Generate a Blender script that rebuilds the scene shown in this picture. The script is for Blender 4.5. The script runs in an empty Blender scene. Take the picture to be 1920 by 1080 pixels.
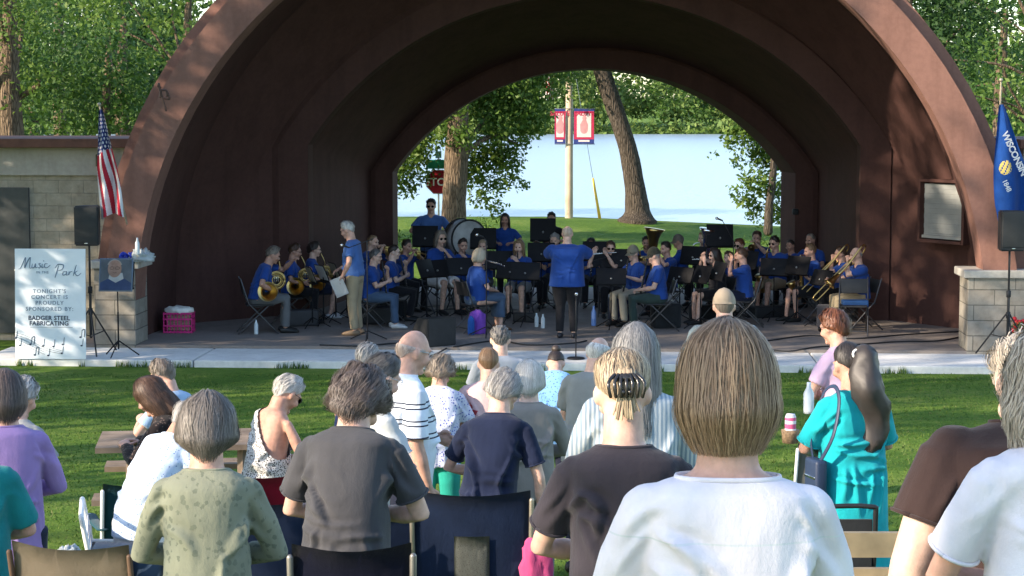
import bpy, bmesh, math, random
import numpy as np
from mathutils import Vector, Matrix, noise
random.seed(7); rng = np.random.default_rng(7)
R = math.radians
SC = bpy.context.scene
COL = SC.collection
V = Vector

# ------------------------------------------------------------------ camera, sky, sun, exposure
F, CAMZ, HOR = 3600.0, 3.58, 216.0
PITCH = math.atan((540 - HOR) / F)
cam_d = bpy.data.cameras.new('camera'); cam = bpy.data.objects.new('camera', cam_d); COL.objects.link(cam)
cam.location = (0, 0, CAMZ); cam.rotation_euler = (math.pi / 2 - PITCH, 0, 0)
cam_d.sensor_width = 36; cam_d.lens = 36 * F / 1920; cam_d.clip_end = 6000; cam_d.clip_start = .1
SC.camera = cam
SUN_EL, SUN_BACK = R(24), R(27)          # low evening sun from the left, a little behind the audience
sun_vec = V((-math.cos(SUN_BACK) * math.cos(SUN_EL), -math.sin(SUN_BACK) * math.cos(SUN_EL), math.sin(SUN_EL)))
w = bpy.data.worlds.new('World'); SC.world = w; w.use_nodes = True
nt = w.node_tree; sky = nt.nodes.new('ShaderNodeTexSky'); sky.sky_type = 'NISHITA'; sky.sun_disc = False
sky.sun_elevation = SUN_EL; sky.sun_rotation = math.atan2(sun_vec.x, sun_vec.y)
sky.dust_density = .6; sky.air_density = 1.0; sky.ozone_density = 1.3
nt.links.new(sky.outputs[0], nt.nodes['Background'].inputs[0]); nt.nodes['Background'].inputs[1].default_value = .13
sl = bpy.data.lights.new('sun', 'SUN'); so = bpy.data.objects.new('sun', sl); COL.objects.link(so)
sl.energy = 3.1; sl.angle = R(.6); sl.color = (1, .84, .66)
so.rotation_euler = (-sun_vec).to_track_quat('-Z', 'Y').to_euler(); so.location = (-20, -10, 25)
SC.view_settings.view_transform = 'Standard'; SC.view_settings.look = 'None'
SC.view_settings.exposure = 1.7; SC.view_settings.gamma = 1
SC.cycles.use_denoising = True
SC.cycles.max_bounces = 6; SC.cycles.transparent_max_bounces = 6

def at(px, py, Y):
    """photo pixel + distance -> world point"""
    u = (px - 960) / F; v = (540 - py) / F
    cp, sp = math.cos(PITCH), math.sin(PITCH)
    d = V((u, cp + v * sp, -sp + v * cp)); t = Y / d.y
    return V((0, 0, CAMZ)) + d * t
def px2m(Y): return Y / F

GP = [(-60, 4.5), (-20, 3.0), (0, 2.0), (3.8, 1.5), (6, 1.2), (7, 1.07), (10.5, .68), (16, .3), (22, .02), (27.6, -.15), (29.2, -.13), (41, -.08), (44, .18),
      (52, .78), (54, .74), (57, -.2), (60, -1.6), (430, -2.2), (452, -.9), (475, .6), (600, 4), (3000, 30)]
def ground(x, y):
    for (a, za), (b, zb) in zip(GP, GP[1:]):
        if y <= b:
            z = za + (zb - za) * (y - a) / (b - a); break
    else: z = zb
    if 42 < y < 58 and x > 1.5: z -= min(.045 * (x - 1.5), .5) * min(1, (y - 42) / 6)
    return z

# ------------------------------------------------------------------ helpers
TMP = bpy.data.scenes.new('tmp')
def tag(o, label=None, cat=None, group=None, kind=None):
    if label: o['label'] = label
    if cat: o['category'] = cat
    if group: o['group'] = group
    if kind: o['kind'] = kind
    return o
def empty(name, loc=(0, 0, 0), rz=0, label=None, cat=None, group=None):
    o = bpy.data.objects.new(name, None); COL.objects.link(o); o.location = loc; o.rotation_euler = (0, 0, rz)
    o.empty_display_size = .1
    return tag(o, label, cat, group)
def link(name, me, mats, parent=None, smooth=True):
    if isinstance(me, bmesh.types.BMesh):
        bm = me; me = bpy.data.meshes.new(name); bm.to_mesh(me); bm.free()
    if not len(me.materials):
        for m in (mats if isinstance(mats, (list, tuple)) else [mats]): me.materials.append(m)
    if smooth: me.polygons.foreach_set('use_smooth', [True] * len(me.polygons))
    o = bpy.data.objects.new(name, me); COL.objects.link(o)
    if parent: o.parent = parent
    return o
def copy_tree(o, parent=None):
    c = o.copy(); COL.objects.link(c)
    if parent: c.parent = parent
    for ch in list(o.children): copy_tree(ch, c)
    return c
def box(bm, c, s, rot=None, mi=0):
    """box centred c with full sizes s"""
    vs = []
    for x in (-.5, .5):
        for y in (-.5, .5):
            for z in (-.5, .5):
                p = V((x * s[0], y * s[1], z * s[2]))
                if rot: p = rot @ p
                vs.append(bm.verts.new(p + V(c)))
    for f in ((0, 1, 3, 2), (4, 6, 7, 5), (0, 4, 5, 1), (2, 3, 7, 6), (0, 2, 6, 4), (1, 5, 7, 3)):
        bm.faces.new([vs[i] for i in f]).material_index = mi
def bbox(c, s, r=.01, rot=None, seg=2):
    bm = bmesh.new(); box(bm, c, s, rot); bmesh.ops.recalc_face_normals(bm, faces=bm.faces)
    bmesh.ops.bevel(bm, geom=bm.edges[:], offset=r, segments=seg, affect='EDGES', profile=.6)
    return bm
def join(*bms):
    me = bpy.data.meshes.new('j'); out = bmesh.new()
    for b in bms:
        b.to_mesh(me); out.from_mesh(me); b.free()
    bpy.data.meshes.remove(me); return out
def loft(bm, rings, cap=True, closed=True, mi=0):
    vr = [[bm.verts.new(p) for p in r] for r in rings]
    n = len(vr[0])
    for a, b in zip(vr, vr[1:]):
        for i in range(n if closed else n - 1):
            j = (i + 1) % n
            bm.faces.new((a[i], a[j], b[j], b[i])).material_index = mi
    if cap and closed:
        bm.faces.new(vr[0][::-1]).material_index = mi; bm.faces.new(vr[-1]).material_index = mi
    return vr
def tube(bm, pts, rad, n=10, mi=0, round_cap=True, up=None):
    pts = [V(p) for p in pts]
    if not isinstance(rad, list): rad = [rad] * len(pts)
    P, Rr = [], []
    rr = [r if isinstance(r, tuple) else (r, r) for r in rad]
    if round_cap:
        d = (pts[0] - pts[1]).normalized()
        for a in (80, 45): P.append(pts[0] + d * max(rr[0]) * math.sin(R(a)) * .8); Rr.append((rr[0][0] * math.cos(R(a)), rr[0][1] * math.cos(R(a))))
    P += pts; Rr += rr
    if round_cap:
        d = (pts[-1] - pts[-2]).normalized()
        for a in (45, 80): P.append(pts[-1] + d * max(rr[-1]) * math.sin(R(a)) * .8); Rr.append((rr[-1][0] * math.cos(R(a)), rr[-1][1] * math.cos(R(a))))
    rings = []; t0 = (P[1] - P[0]).normalized()
    s = V(up) if up else (V((0, 0, 1)) if abs(t0.z) < .9 else V((0, 1, 0)))
    s = (s - t0 * s.dot(t0)).normalized()
    for i, p in enumerate(P):
        t = (P[min(i + 1, len(P) - 1)] - P[max(i - 1, 0)])
        t = t.normalized() if t.length > 1e-9 else t0
        s = s - t * s.dot(t)
        s = s.normalized() if s.length > 1e-6 else t.orthogonal().normalized()
        b = t.cross(s)
        rings.append([p + b * Rr[i][0] * math.cos(2 * math.pi * k / n) + s * Rr[i][1] * math.sin(2 * math.pi * k / n) for k in range(n)])
    loft(bm, rings, mi=mi)
def ball(bm, c, r, M=None, nu=12, nv=8, mi=0):
    r = r if isinstance(r, tuple) else (r, r, r); c = V(c)
    rings = []
    for j in range(1, nv):
        ph = math.pi * j / nv
        rings.append([V((r[0] * math.sin(ph) * math.cos(2 * math.pi * i / nu), r[1] * math.sin(ph) * math.sin(2 * math.pi * i / nu), -r[2] * math.cos(ph))) for i in range(nu)])
    rings = [[(M @ p if M else p) + c for p in q] for q in rings]
    loft(bm, rings, mi=mi)
def lathe(bm, prof, c=(0, 0, 0), n=20, mi=0, M=None, cap=True):
    loft(bm, [[(M @ V((r * math.cos(2 * math.pi * k / n), r * math.sin(2 * math.pi * k / n), z)) if M else V((r * math.cos(2 * math.pi * k / n), r * math.sin(2 * math.pi * k / n), z))) + V(c) for k in range(n)] for r, z in prof], mi=mi, cap=cap)
def smooth_pts(pts, k=6, closed=False):
    pts = [V(p) for p in pts]; out = []; n = len(pts)
    for i in range(n if closed else n - 1):
        g = (lambda j: pts[j % n]) if closed else (lambda j: pts[max(0, min(n - 1, j))])
        a, b, c, d = g(i - 1), g(i), g(i + 1), g(i + 2)
        for s in range(k):
            t = s / k
            out.append(.5 * ((2 * b) + (c - a) * t + (2 * a - 5 * b + 4 * c - d) * t * t + (3 * b - a - 3 * c + d) * t ** 3))
    if not closed: out.append(pts[-1])
    return out
def lerp_list(v, k=6):
    out = []
    for a, b in zip(v, v[1:]): out += [a + (b - a) * s / k for s in range(k)]
    return out + [v[-1]]
def remesh(bm, voxel, it=4, fac=.5):
    me = bpy.data.meshes.new('r'); bmesh.ops.recalc_face_normals(bm, faces=bm.faces); bm.to_mesh(me); bm.free()
    o = bpy.data.objects.new('r', me); TMP.collection.objects.link(o)
    m = o.modifiers.new('r', 'REMESH'); m.mode = 'VOXEL'; m.voxel_size = voxel; m.use_smooth_shade = True
    if it: s = o.modifiers.new('s', 'SMOOTH'); s.iterations = it; s.factor = fac
    with bpy.context.temp_override(scene=TMP, view_layer=TMP.view_layers[0]): dg = bpy.context.evaluated_depsgraph_get()
    out = bpy.data.meshes.new_from_object(o.evaluated_get(dg), depsgraph=dg)
    bpy.data.objects.remove(o); bpy.data.meshes.remove(me)
    return out
def mesh_np(name, verts, faces_n, mats, parent=None, smooth=False, mi=None):
    """verts (N,3) laid out as consecutive faces of faces_n corners each"""
    N = len(verts); nf = N // faces_n
    me = bpy.data.meshes.new(name); me.vertices.add(N); me.vertices.foreach_set('co', np.ascontiguousarray(verts, dtype=np.float32).ravel())
    me.loops.add(N); me.loops.foreach_set('vertex_index', np.arange(N, dtype=np.int32))
    me.polygons.add(nf); me.polygons.foreach_set('loop_start', np.arange(0, N, faces_n, dtype=np.int32))
    if mi is not None: me.polygons.foreach_set('material_index', np.asarray(mi, dtype=np.int32))
    me.update(); return link(name, me, mats, parent, smooth)

# ------------------------------------------------------------------ materials
MC = {}
def nodes(name):
    m = bpy.data.materials.new(name); m.use_nodes = True; t = m.node_tree
    return m, t, t.nodes['Principled BSDF']
def N(t, typ, **kw):
    n = t.nodes.new(typ)
    for k, v in kw.items():
        if k.startswith('i_'): n.inputs[k[2:].replace('_', ' ')].default_value = v
        else: setattr(n, k, v)
    return n
def c4(c): return (c[0], c[1], c[2], 1)
def ramp(t, fac, stops, interp='LINEAR'):
    r = t.nodes.new('ShaderNodeValToRGB'); r.color_ramp.interpolation = interp
    e = r.color_ramp.elements
    while len(e) < len(stops): e.new(.5)
    for k, (p, c) in enumerate(stops): e[k].position = p; e[k].color = c4(c)
    t.links.new(fac, r.inputs[0]); return r.outputs[0]
def bump(t, h, b, strength=.3, dist=.01):
    n = t.nodes.new('ShaderNodeBump'); n.inputs['Strength'].default_value = strength; n.inputs['Distance'].default_value = dist
    t.links.new(h, n.inputs['Height']); t.links.new(n.outputs[0], b.inputs['Normal'])
def coords(t, scale=(1, 1, 1), kind='Object', rot=(0, 0, 0)):
    tc = t.nodes.new('ShaderNodeTexCoord'); mp = t.nodes.new('ShaderNodeMapping')
    mp.inputs['Scale'].default_value = scale; mp.inputs['Rotation'].default_value = rot
    t.links.new(tc.outputs[kind], mp.inputs[0]); return mp.outputs[0]
def mat(name, col, rough=.7, metal=0, var=.12, vs=9, bs=0, bscale=120, spec=.35):
    if name in MC: return MC[name]
    m, t, b = nodes(name)
    n = N(t, 'ShaderNodeTexNoise', i_Scale=vs, i_Detail=4.0); t.links.new(coords(t), n.inputs['Vector'])
    t.links.new(ramp(t, n.outputs['Fac'], [(.3, [x * (1 - var) for x in col]), (.7, [min(1, x * (1 + var)) for x in col])]), b.inputs['Base Color'])
    b.inputs['Roughness'].default_value = rough; b.inputs['Metallic'].default_value = metal; b.inputs['Specular IOR Level'].default_value = spec
    if bs:
        n2 = N(t, 'ShaderNodeTexNoise', i_Scale=bscale, i_Detail=3.0); t.links.new(coords(t), n2.inputs['Vector']); bump(t, n2.outputs['Fac'], b, bs, .004)
    MC[name] = m; return m
def cloth(name, col, kind='plain', c2=None, scale=30, rough=.92, thr=.5):
    if name in MC: return MC[name]
    m, t, b = nodes(name); b.inputs['Roughness'].default_value = rough; b.inputs['Specular IOR Level'].default_value = .15
    b.inputs['Sheen Weight'].default_value = .12
    co = coords(t)
    n = N(t, 'ShaderNodeTexNoise', i_Scale=7.0, i_Detail=5.0); t.links.new(co, n.inputs['Vector'])
    base = ramp(t, n.outputs['Fac'], [(.3, [x * .85 for x in col]), (.7, [min(1, x * 1.12) for x in col])])
    if kind == 'floral' or kind == 'dots':
        v = N(t, 'ShaderNodeTexVoronoi', i_Scale=scale); t.links.new(co, v.inputs['Vector'])
        nn = N(t, 'ShaderNodeTexNoise', i_Scale=scale * 1.7, i_Detail=2.0); t.links.new(co, nn.inputs['Vector'])
        a = N(t, 'ShaderNodeMath', operation='ADD'); t.links.new(v.outputs['Distance'], a.inputs[0]); t.links.new(nn.outputs['Fac'], a.inputs[1])
        k = ramp(t, a.outputs[0] if kind == 'floral' else v.outputs['Distance'], [(thr - .03, (1, 1, 1)), (thr + .03, (0, 0, 0))])
    elif kind == 'vstripe' or kind == 'hstripe':
        sx = (scale, 0, 0) if kind == 'vstripe' else (0, 0, scale)
        wv = N(t, 'ShaderNodeTexWave', wave_profile='SIN', bands_direction='X' if kind == 'vstripe' else 'Z', i_Scale=scale, i_Distortion=1.2 if kind == 'vstripe' else .2); wv.inputs['Detail Scale'].default_value = .6
        t.links.new(co, wv.inputs['Vector']); k = ramp(t, wv.outputs['Fac'], [(thr - .08, (0, 0, 0)), (thr + .08, (1, 1, 1))])
    elif kind == 'bands':       # list of (z0,z1) dark bands on the garment
        sp = t.nodes.new('ShaderNodeSeparateXYZ'); t.links.new(co, sp.inputs[0]); k = None
        for z0, z1 in scale:
            g = N(t, 'ShaderNodeMath', operation='GREATER_THAN'); g.inputs[1].default_value = z0; t.links.new(sp.outputs[2], g.inputs[0])
            l = N(t, 'ShaderNodeMath', operation='LESS_THAN'); l.inputs[1].default_value = z1; t.links.new(sp.outputs[2], l.inputs[0])
            mu = N(t, 'ShaderNodeMath', operation='MULTIPLY'); t.links.new(g.outputs[0], mu.inputs[0]); t.links.new(l.outputs[0], mu.inputs[1])
            if k is None: k = mu.outputs[0]
            else:
                ad = N(t, 'ShaderNodeMath', operation='ADD'); t.links.new(k, ad.inputs[0]); t.links.new(mu.outputs[0], ad.inputs[1]); k = ad.outputs[0]
    if kind != 'plain':
        mx = N(t, 'ShaderNodeMix', data_type='RGBA'); t.links.new(k, mx.inputs[0]); t.links.new(base, mx.inputs[6]); mx.inputs[7].default_value = c4(c2); base = mx.outputs[2]
    t.links.new(base, b.inputs['Base Color'])
    n2 = N(t, 'ShaderNodeTexNoise', i_Scale=26.0, i_Detail=7.0, i_Roughness=.7); t.links.new(coords(t, (1, 1, .6)), n2.inputs['Vector']); bump(t, n2.outputs['Fac'], b, .35, .012)
    MC[name] = m; return m
def island(name, cols, rough=.6, transl=0, spec=.3):
    """colour varies leaf by leaf / strand by strand"""
    if name in MC: return MC[name]
    m, t, b = nodes(name); g = t.nodes.new('ShaderNodeNewGeometry')
    col = ramp(t, g.outputs['Random Per Island'], [(i / max(1, len(cols) - 1), c) for i, c in enumerate(cols)])
    t.links.new(col, b.inputs['Base Color']); b.inputs['Roughness'].default_value = rough; b.inputs['Specular IOR Level'].default_value = spec
    if transl:
        tr = t.nodes.new('ShaderNodeBsdfTranslucent'); t.links.new(col, tr.inputs[0])
        mx = t.nodes.new('ShaderNodeMixShader'); mx.inputs[0].default_value = transl
        t.links.new(b.outputs[0], mx.inputs[1]); t.links.new(tr.outputs[0], mx.inputs[2]); t.links.new(mx.outputs[0], t.nodes['Material Output'].inputs[0])
    MC[name] = m; return m
def skin(tone=0):
    cols = [(.56, .33, .25), (.62, .39, .30), (.47, .26, .19), (.66, .45, .36)]
    nm = 'skin_%d' % tone
    if nm in MC: return MC[nm]
    m = mat(nm, cols[tone], .52, var=.17, vs=26, bs=.25, bscale=140, spec=.3)
    b = m.node_tree.nodes['Principled BSDF']; b.inputs['Subsurface Weight'].default_value = .12; b.inputs['Subsurface Radius'].default_value = (.012, .005, .003)
    return m
BLACK = mat('black_metal', (.018, .018, .02), .45, var=.2)
BLKP = mat('black_plastic', (.022, .023, .025), .6, var=.15, bs=.1)
STEEL = mat('steel', (.5, .5, .5), .35, 1, var=.08)
BRASS = mat('brass', (.55, .38, .14), .28, 1, var=.1)
SILVER = mat('silver', (.75, .75, .75), .18, 1, var=.05)
WHITEP = mat('white_paint', (.8, .8, .78), .5, var=.03)
EYE = mat('eye', (.03, .02, .02), .2, var=.1); LIP = mat('lip', (.42, .17, .14), .5, var=.1)
PAPER = mat('paper', (.78, .77, .72), .8, var=.04)
LENS = mat('dark_lens', (.01, .01, .012), .12, var=.1, spec=.6)
CREAM = mat('cream_folder', (.42, .38, .28), .7, var=.1)

# ================================================================== THE SETTING
def grid_sheet(name, xs, ys, zf, m, kind='structure', parent=None):
    bm = bmesh.new(); vs = [[bm.verts.new((x, y, zf(x, y))) for x in xs] for y in ys]
    for j in range(len(ys) - 1):
        for i in range(len(xs) - 1): bm.faces.new((vs[j][i], vs[j][i + 1], vs[j + 1][i + 1], vs[j + 1][i]))
    o = link(name, bm, m, parent); 
    if kind: o['kind'] = kind
    return o
def lawn_mat():
    m, t, b = nodes('lawn'); co = coords(t)
    n = N(t, 'ShaderNodeTexNoise', i_Scale=.7, i_Detail=6.0); t.links.new(co, n.inputs['Vector'])
    n2 = N(t, 'ShaderNodeTexNoise', i_Scale=9.0, i_Detail=6.0, i_Roughness=.75); t.links.new(co, n2.inputs['Vector'])
    mx = N(t, 'ShaderNodeMath', operation='ADD'); t.links.new(n.outputs['Fac'], mx.inputs[0]); t.links.new(n2.outputs['Fac'], mx.inputs[1])
    hf = N(t, 'ShaderNodeMath', operation='MULTIPLY'); hf.inputs[1].default_value = .5; t.links.new(mx.outputs[0], hf.inputs[0])
    t.links.new(ramp(t, hf.outputs[0], [(.3, (.045, .095, .015)), (.46, (.085, .16, .022)), (.56, (.14, .21, .036)), (.68, (.21, .22, .075))]), b.inputs['Base Color'])
    b.inputs['Roughness'].default_value = .9; b.inputs['Specular IOR Level'].default_value = .1
    n3 = N(t, 'ShaderNodeTexNoise', i_Scale=60.0, i_Detail=3.0); t.links.new(co, n3.inputs['Vector']); bump(t, n3.outputs['Fac'], b, .7, .04)
    return m
LAWN = lawn_mat()
fx = [-3000, -900, -300, -120, -60, -40] + [x for x in range(-30, 31, 1)] + [40, 60, 120, 300, 900, 3000]
fy = [-60, -30, -20, -10, -5] + [i * .75 for i in range(0, 37)] + [27.4, 27.6, 28.3, 29.2, 31, 34, 38, 40.4, 41] + [42 + i for i in range(0, 19)] + [80, 200, 400, 430, 440, 452, 462, 475, 520, 600, 1000, 3000]
def gz(x, y):
    z = ground(x, y)
    if -20 < x < 20 and -6 < y < 27: z += .025 * noise.noise((x * .5, y * .5, 0))
    return z
grid_sheet('ground', fx, fy, gz, LAWN)
# lake
m, t, b = nodes('lake_water'); co = coords(t, (1, .35, 1))
b.inputs['Base Color'].default_value = (.28, .365, .43, 1); b.inputs['Roughness'].default_value = .28; b.inputs['Specular IOR Level'].default_value = .5
n = N(t, 'ShaderNodeTexNoise', i_Scale=1.6, i_Detail=5.0, i_Roughness=.65); t.links.new(co, n.inputs['Vector']); bump(t, n.outputs['Fac'], b, .6, .15)
bm = bmesh.new(); bm.faces.new([bm.verts.new(p) for p in ((-900, 57.3, -.85), (900, 57.3, -.85), (900, 452.5, -.85), (-900, 452.5, -.85))])
link('lake', bm, m)['kind'] = 'structure'

# bandshell frame: origin at the middle of the stage front, +y runs back
TH = R(-3.5)
BM = Matrix.Translation((.66, 29.45, 0)) @ Matrix.Rotation(TH, 4, 'Z')
def bw(x, y, z=0): return BM @ V((x, y, z))
CONC = None
def concrete(name, col, stain=.45):
    m, t, b = nodes(name); co = coords(t)
    n = N(t, 'ShaderNodeTexNoise', i_Scale=1.3, i_Detail=8.0, i_Roughness=.7); t.links.new(co, n.inputs['Vector'])
    c = ramp(t, n.outputs['Fac'], [(.25, [x * .82 for x in col]), (.5, col), (.75, [min(1, x * 1.13) for x in col])])
    n4 = N(t, 'ShaderNodeTexNoise', i_Scale=14.0, i_Detail=4.0); t.links.new(co, n4.inputs['Vector'])
    k = ramp(t, n4.outputs['Fac'], [(.35, (.91, .91, .91)), (.6, (1, 1, 1))])
    mx = N(t, 'ShaderNodeMix', data_type='RGBA', blend_type='MULTIPLY'); mx.inputs[0].default_value = 1; t.links.new(c, mx.inputs[6]); t.links.new(k, mx.inputs[7])
    t.links.new(mx.outputs[2], b.inputs['Base Color']); b.inputs['Roughness'].default_value = .85; b.inputs['Specular IOR Level'].default_value = .2
    st = N(t, 'ShaderNodeTexNoise', i_Scale=2.2, i_Detail=6.0, i_Roughness=.6); t.links.new(coords(t, (1.6, 1.6, .22)), st.inputs['Vector'])
    ks = ramp(t, st.outputs['Fac'], [(.36, (.70, .69, .68)), (.52, (1, 1, 1)), (.66, (1.0, 1.0, 1.0)), (.74, (1.16, 1.15, 1.14))]); m2 = N(t, 'ShaderNodeMix', data_type='RGBA', blend_type='MULTIPLY'); m2.inputs[0].default_value = stain
    t.links.new(mx.outputs[2], m2.inputs[6]); t.links.new(ks, m2.inputs[7]); t.links.new(m2.outputs[2], b.inputs['Base Color'])
    n2 = N(t, 'ShaderNodeTexNoise', i_Scale=45.0, i_Detail=4.0); t.links.new(co, n2.inputs['Vector']); bump(t, n2.outputs['Fac'], b, .25, .01)
    return m
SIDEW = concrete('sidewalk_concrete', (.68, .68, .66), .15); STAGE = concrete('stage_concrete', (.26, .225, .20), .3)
def slab(name, x0, x1, y0, y1, z0, z1, m):
    bm = bmesh.new(); box(bm, ((x0 + x1) / 2, (y0 + y1) / 2, (z0 + z1) / 2), (x1 - x0, y1 - y0, z1 - z0))
    bmesh.ops.recalc_face_normals(bm, faces=bm.faces); bmesh.ops.bevel(bm, geom=[e for e in bm.edges], offset=.012, segments=2, affect='EDGES')
    o = link(name, bm, m, smooth=False); o.matrix_world = BM; o['kind'] = 'structure'; return o
# the walk is poured in panels with open joints; one sheet of panels
bm = bmesh.new(); xs = [-8.55, -5.3, -2.45, .75, 3.9, 7.0, 10.2, 13.4]
for a, b_ in zip(xs, xs[1:]):
    b2 = bmesh.new(); box(b2, ((a + b_) / 2, -.79, -.14), (b_ - a - .02, 1.5, .2)); bmesh.ops.recalc_face_normals(b2, faces=b2.faces)
    bmesh.ops.bevel(b2, geom=b2.edges[:], offset=.012, segments=2, affect='EDGES'); bm = join(bm, b2)
o = link('sidewalk', bm, SIDEW, smooth=False); o.matrix_world = BM; o['kind'] = 'structure'
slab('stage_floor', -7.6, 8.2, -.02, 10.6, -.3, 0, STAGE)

# ------------------------------------------------------------------ bandshell
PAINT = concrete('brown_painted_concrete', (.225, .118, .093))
PAINT_SHADED = concrete('brown_paint_shaded', (.082, .040, .034))  # same brown paint, darkened so the colour carries the interior's shade
def prof(cx, hw, zs, rise, y, n=48, k=6):
    if rise < hw * .75:      # a flat arch: segment of a circle
        Rc = (hw * hw + rise * rise) / (2 * rise); th = math.asin(hw / Rc)
        return [V((cx - hw, y, zs * i / k)) for i in range(k)] + [V((cx + Rc * math.sin(-th + 2 * th * i / n), y, zs + rise - Rc + Rc * math.cos(-th + 2 * th * i / n))) for i in range(n + 1)] + [V((cx + hw, y, zs * (k - 1 - i) / k)) for i in range(k)]
    p = [V((cx - hw, y, zs * i / k)) for i in range(k)]
    p += [V((cx - hw * math.cos(math.pi * i / n), y, zs + rise * math.sin(math.pi * i / n))) for i in range(n + 1)]
    p += [V((cx + hw, y, zs * (k - 1 - i) / k)) for i in range(k)]
    return p
shell = empty('bandshell', (0, 0, 0), label='brown arched concrete bandshell with three stepped arches open at the back towards the lake', cat='bandshell')
shell.matrix_world = BM
def shellpart(name, rings, m, smooth=False):
    bm = bmesh.new(); loft(bm, rings, cap=False, closed=False)
    o = link(name, bm, m, shell, smooth=True)
    return o
P = prof
o = shellpart('front_arch', [P(0, 7.06, .4, 7.04, 2.0), P(0, 7.06, .4, 7.04, 0), P(0, 6.56, .4, 6.56, 0), P(0, 6.56, .4, 6.56, .6), P(0, 6.75, .4, 6.75, .6)], PAINT)
for pl in o.data.polygons: pl.use_smooth = False
o = shellpart('roof_rim', [P(0, 7.27, .4, 7.22, 3.0), P(0, 7.27, .4, 7.22, .28), P(0, 7.06, .4, 7.04, .28)], PAINT)
for pl in o.data.polygons: pl.use_smooth = False
shellpart('front_vault', [P(0, 6.75, .4, 6.75, .6), P(.06, 6.75, .4, 6.75, 1.8), P(.1, 6.72, .5, 6.62, 2.95)], PAINT_SHADED)
shellpart('middle_wall', [P(.1, 6.72, .5, 6.62, 2.95), P(.25, 5.45, 3.0, 3.2, 4.4)], PAINT_SHADED)
o = shellpart('middle_arch', [P(.25, 5.45, 3.0, 3.2, 4.4), P(.3, 5.38, 3.05, 3.06, 4.36), P(.3, 4.85, 3.05, 2.62, 4.36), P(.3, 4.85, 3.05, 2.62, 4.9), P(.3, 5.0, 3.05, 2.8, 4.9)], PAINT_SHADED)
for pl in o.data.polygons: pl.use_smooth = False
shellpart('rear_vault', [P(.3, 5.0, 3.05, 2.8, 4.9), P(.40, 4.5, 2.43, 2.5, 9.3)], PAINT_SHADED)
o = shellpart('rear_arch', [P(.40, 4.5, 2.43, 2.5, 9.3), P(.40, 4.40, 2.43, 2.45, 9.26), P(.40, 4.05, 2.43, 2.08, 9.26), P(.29, 3.94, 2.43, 2.06, 10.1), P(.48, 5.3, 2.43, 3.2, 10.1)], PAINT_SHADED)
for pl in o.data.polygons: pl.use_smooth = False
shellpart('outer_roof', [P(0, 7.27, .4, 7.22, 3.0), P(.2, 6.8, 1.6, 5.2, 5.5), P(.48, 5.3, 2.43, 3.2, 9.85)], PAINT)  # unseen outer skin, put in to keep light out of the shell
# roll shutter window in the right splayed wall
WN = mat('shutter_grey', (.27, .28, .27), .55, var=.06)
def shutter(side, label):
    a, c = V((side * 6.66, 3.0, 0)), V((side * 5.5 + .25, 4.38, 0)); d = (c - a).normalized(); nrm = V((-side * abs(d.y), -abs(d.x), 0))
    mid = a + (c - a) * .08 + V((0, 0, 1.98)) + nrm * .24
    ax = d; M = Matrix((ax, -nrm, V((0, 0, 1)))).transposed()
    r = empty('roll_shutter', mid, label=label, cat='window'); r.parent = shell
    fr = bmesh.new()
    for c_, s in (((-.53, .13, 0), (.06, .44, 1.06)), ((.53, .13, 0), (.06, .44, 1.06)), ((0, .13, .51), (1.0, .44, .05)), ((0, .13, -.505), (1.0, .46, .05))): box(fr, c_, s)
    for v in fr.verts: v.co = M @ v.co
    return r, fr, M
r, fr, M = shutter(1, 'grey roll shutter window in the right inner wall of the bandshell')
for k in [k for k in ('label', 'category') if k in r]: del r[k]
r.name = 'window'; link('window_frame', fr, PAINT_SHADED, r, False)
bm = bmesh.new()
for i in range(11): box(bm, (0, .02 + .006 * (i % 2), -.42 + i * .0835), (1.0, .03, .082))
for v in bm.verts: v.co = M @ v.co
link('shutter', bm, WN, r, False)
bm = bmesh.new(); box(bm, (0, -.015, -.435), (1.0, .05, .05)); 
for v in bm.verts: v.co = M @ v.co
link('bottom_bar', bm, WN, r, False)
# small fittings on the shell
for (px, py, Y, nm, s) in ((1491, 397, 38.4, 'floodlight', .12), (1467, 228, 38.55, 'bulb', .05)):
    p = at(px, py, Y); bm = bbox((0, 0, 0), (s, .1, s), .02); o = link(nm, bm, BLKP if nm == 'floodlight' else WHITEP, shell); o.matrix_parent_inverse = BM.inverted(); o.location = p
# wrought iron scroll brackets on the arch face
def scroll(c, pts_list, label):
    bm = bmesh.new()
    for pts in pts_list: tube(bm, smooth_pts([(x, 0, z) for x, z in pts], 5), .017, 6)
    o = link('iron_bracket', bm, mat('rusty_iron', (.085, .05, .04), .6, .3), None); o.location = c; o.rotation_euler = (0, 0, TH); tag(o, label, 'bracket', 'iron brackets on the arch face')
k = px2m(29.5)
def pxs(l, cx, cy): return [((x - cx) * k, (cy - y) * k) for x, y in l]
scroll(at(1785, 190, 29.4), [pxs([(1764, 170), (1790, 178), (1812, 187)], 1785, 190), pxs([(1812, 187), (1800, 200), (1786, 216), (1774, 219), (1765, 214)], 1785, 190),
    pxs([(1764, 170), (1762, 178), (1768, 186), (1776, 181), (1772, 176)], 1785, 190), pxs([(1765, 214), (1763, 206), (1768, 201), (1773, 206), (1769, 210)], 1785, 190), pxs([(1812, 187), (1818, 196), (1812, 203), (1807, 198)], 1785, 190), pxs([(1764, 165), (1763, 190), (1765, 218)], 1785, 190)],
    'wrought iron scroll bracket on the right leg of the arch')
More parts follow.
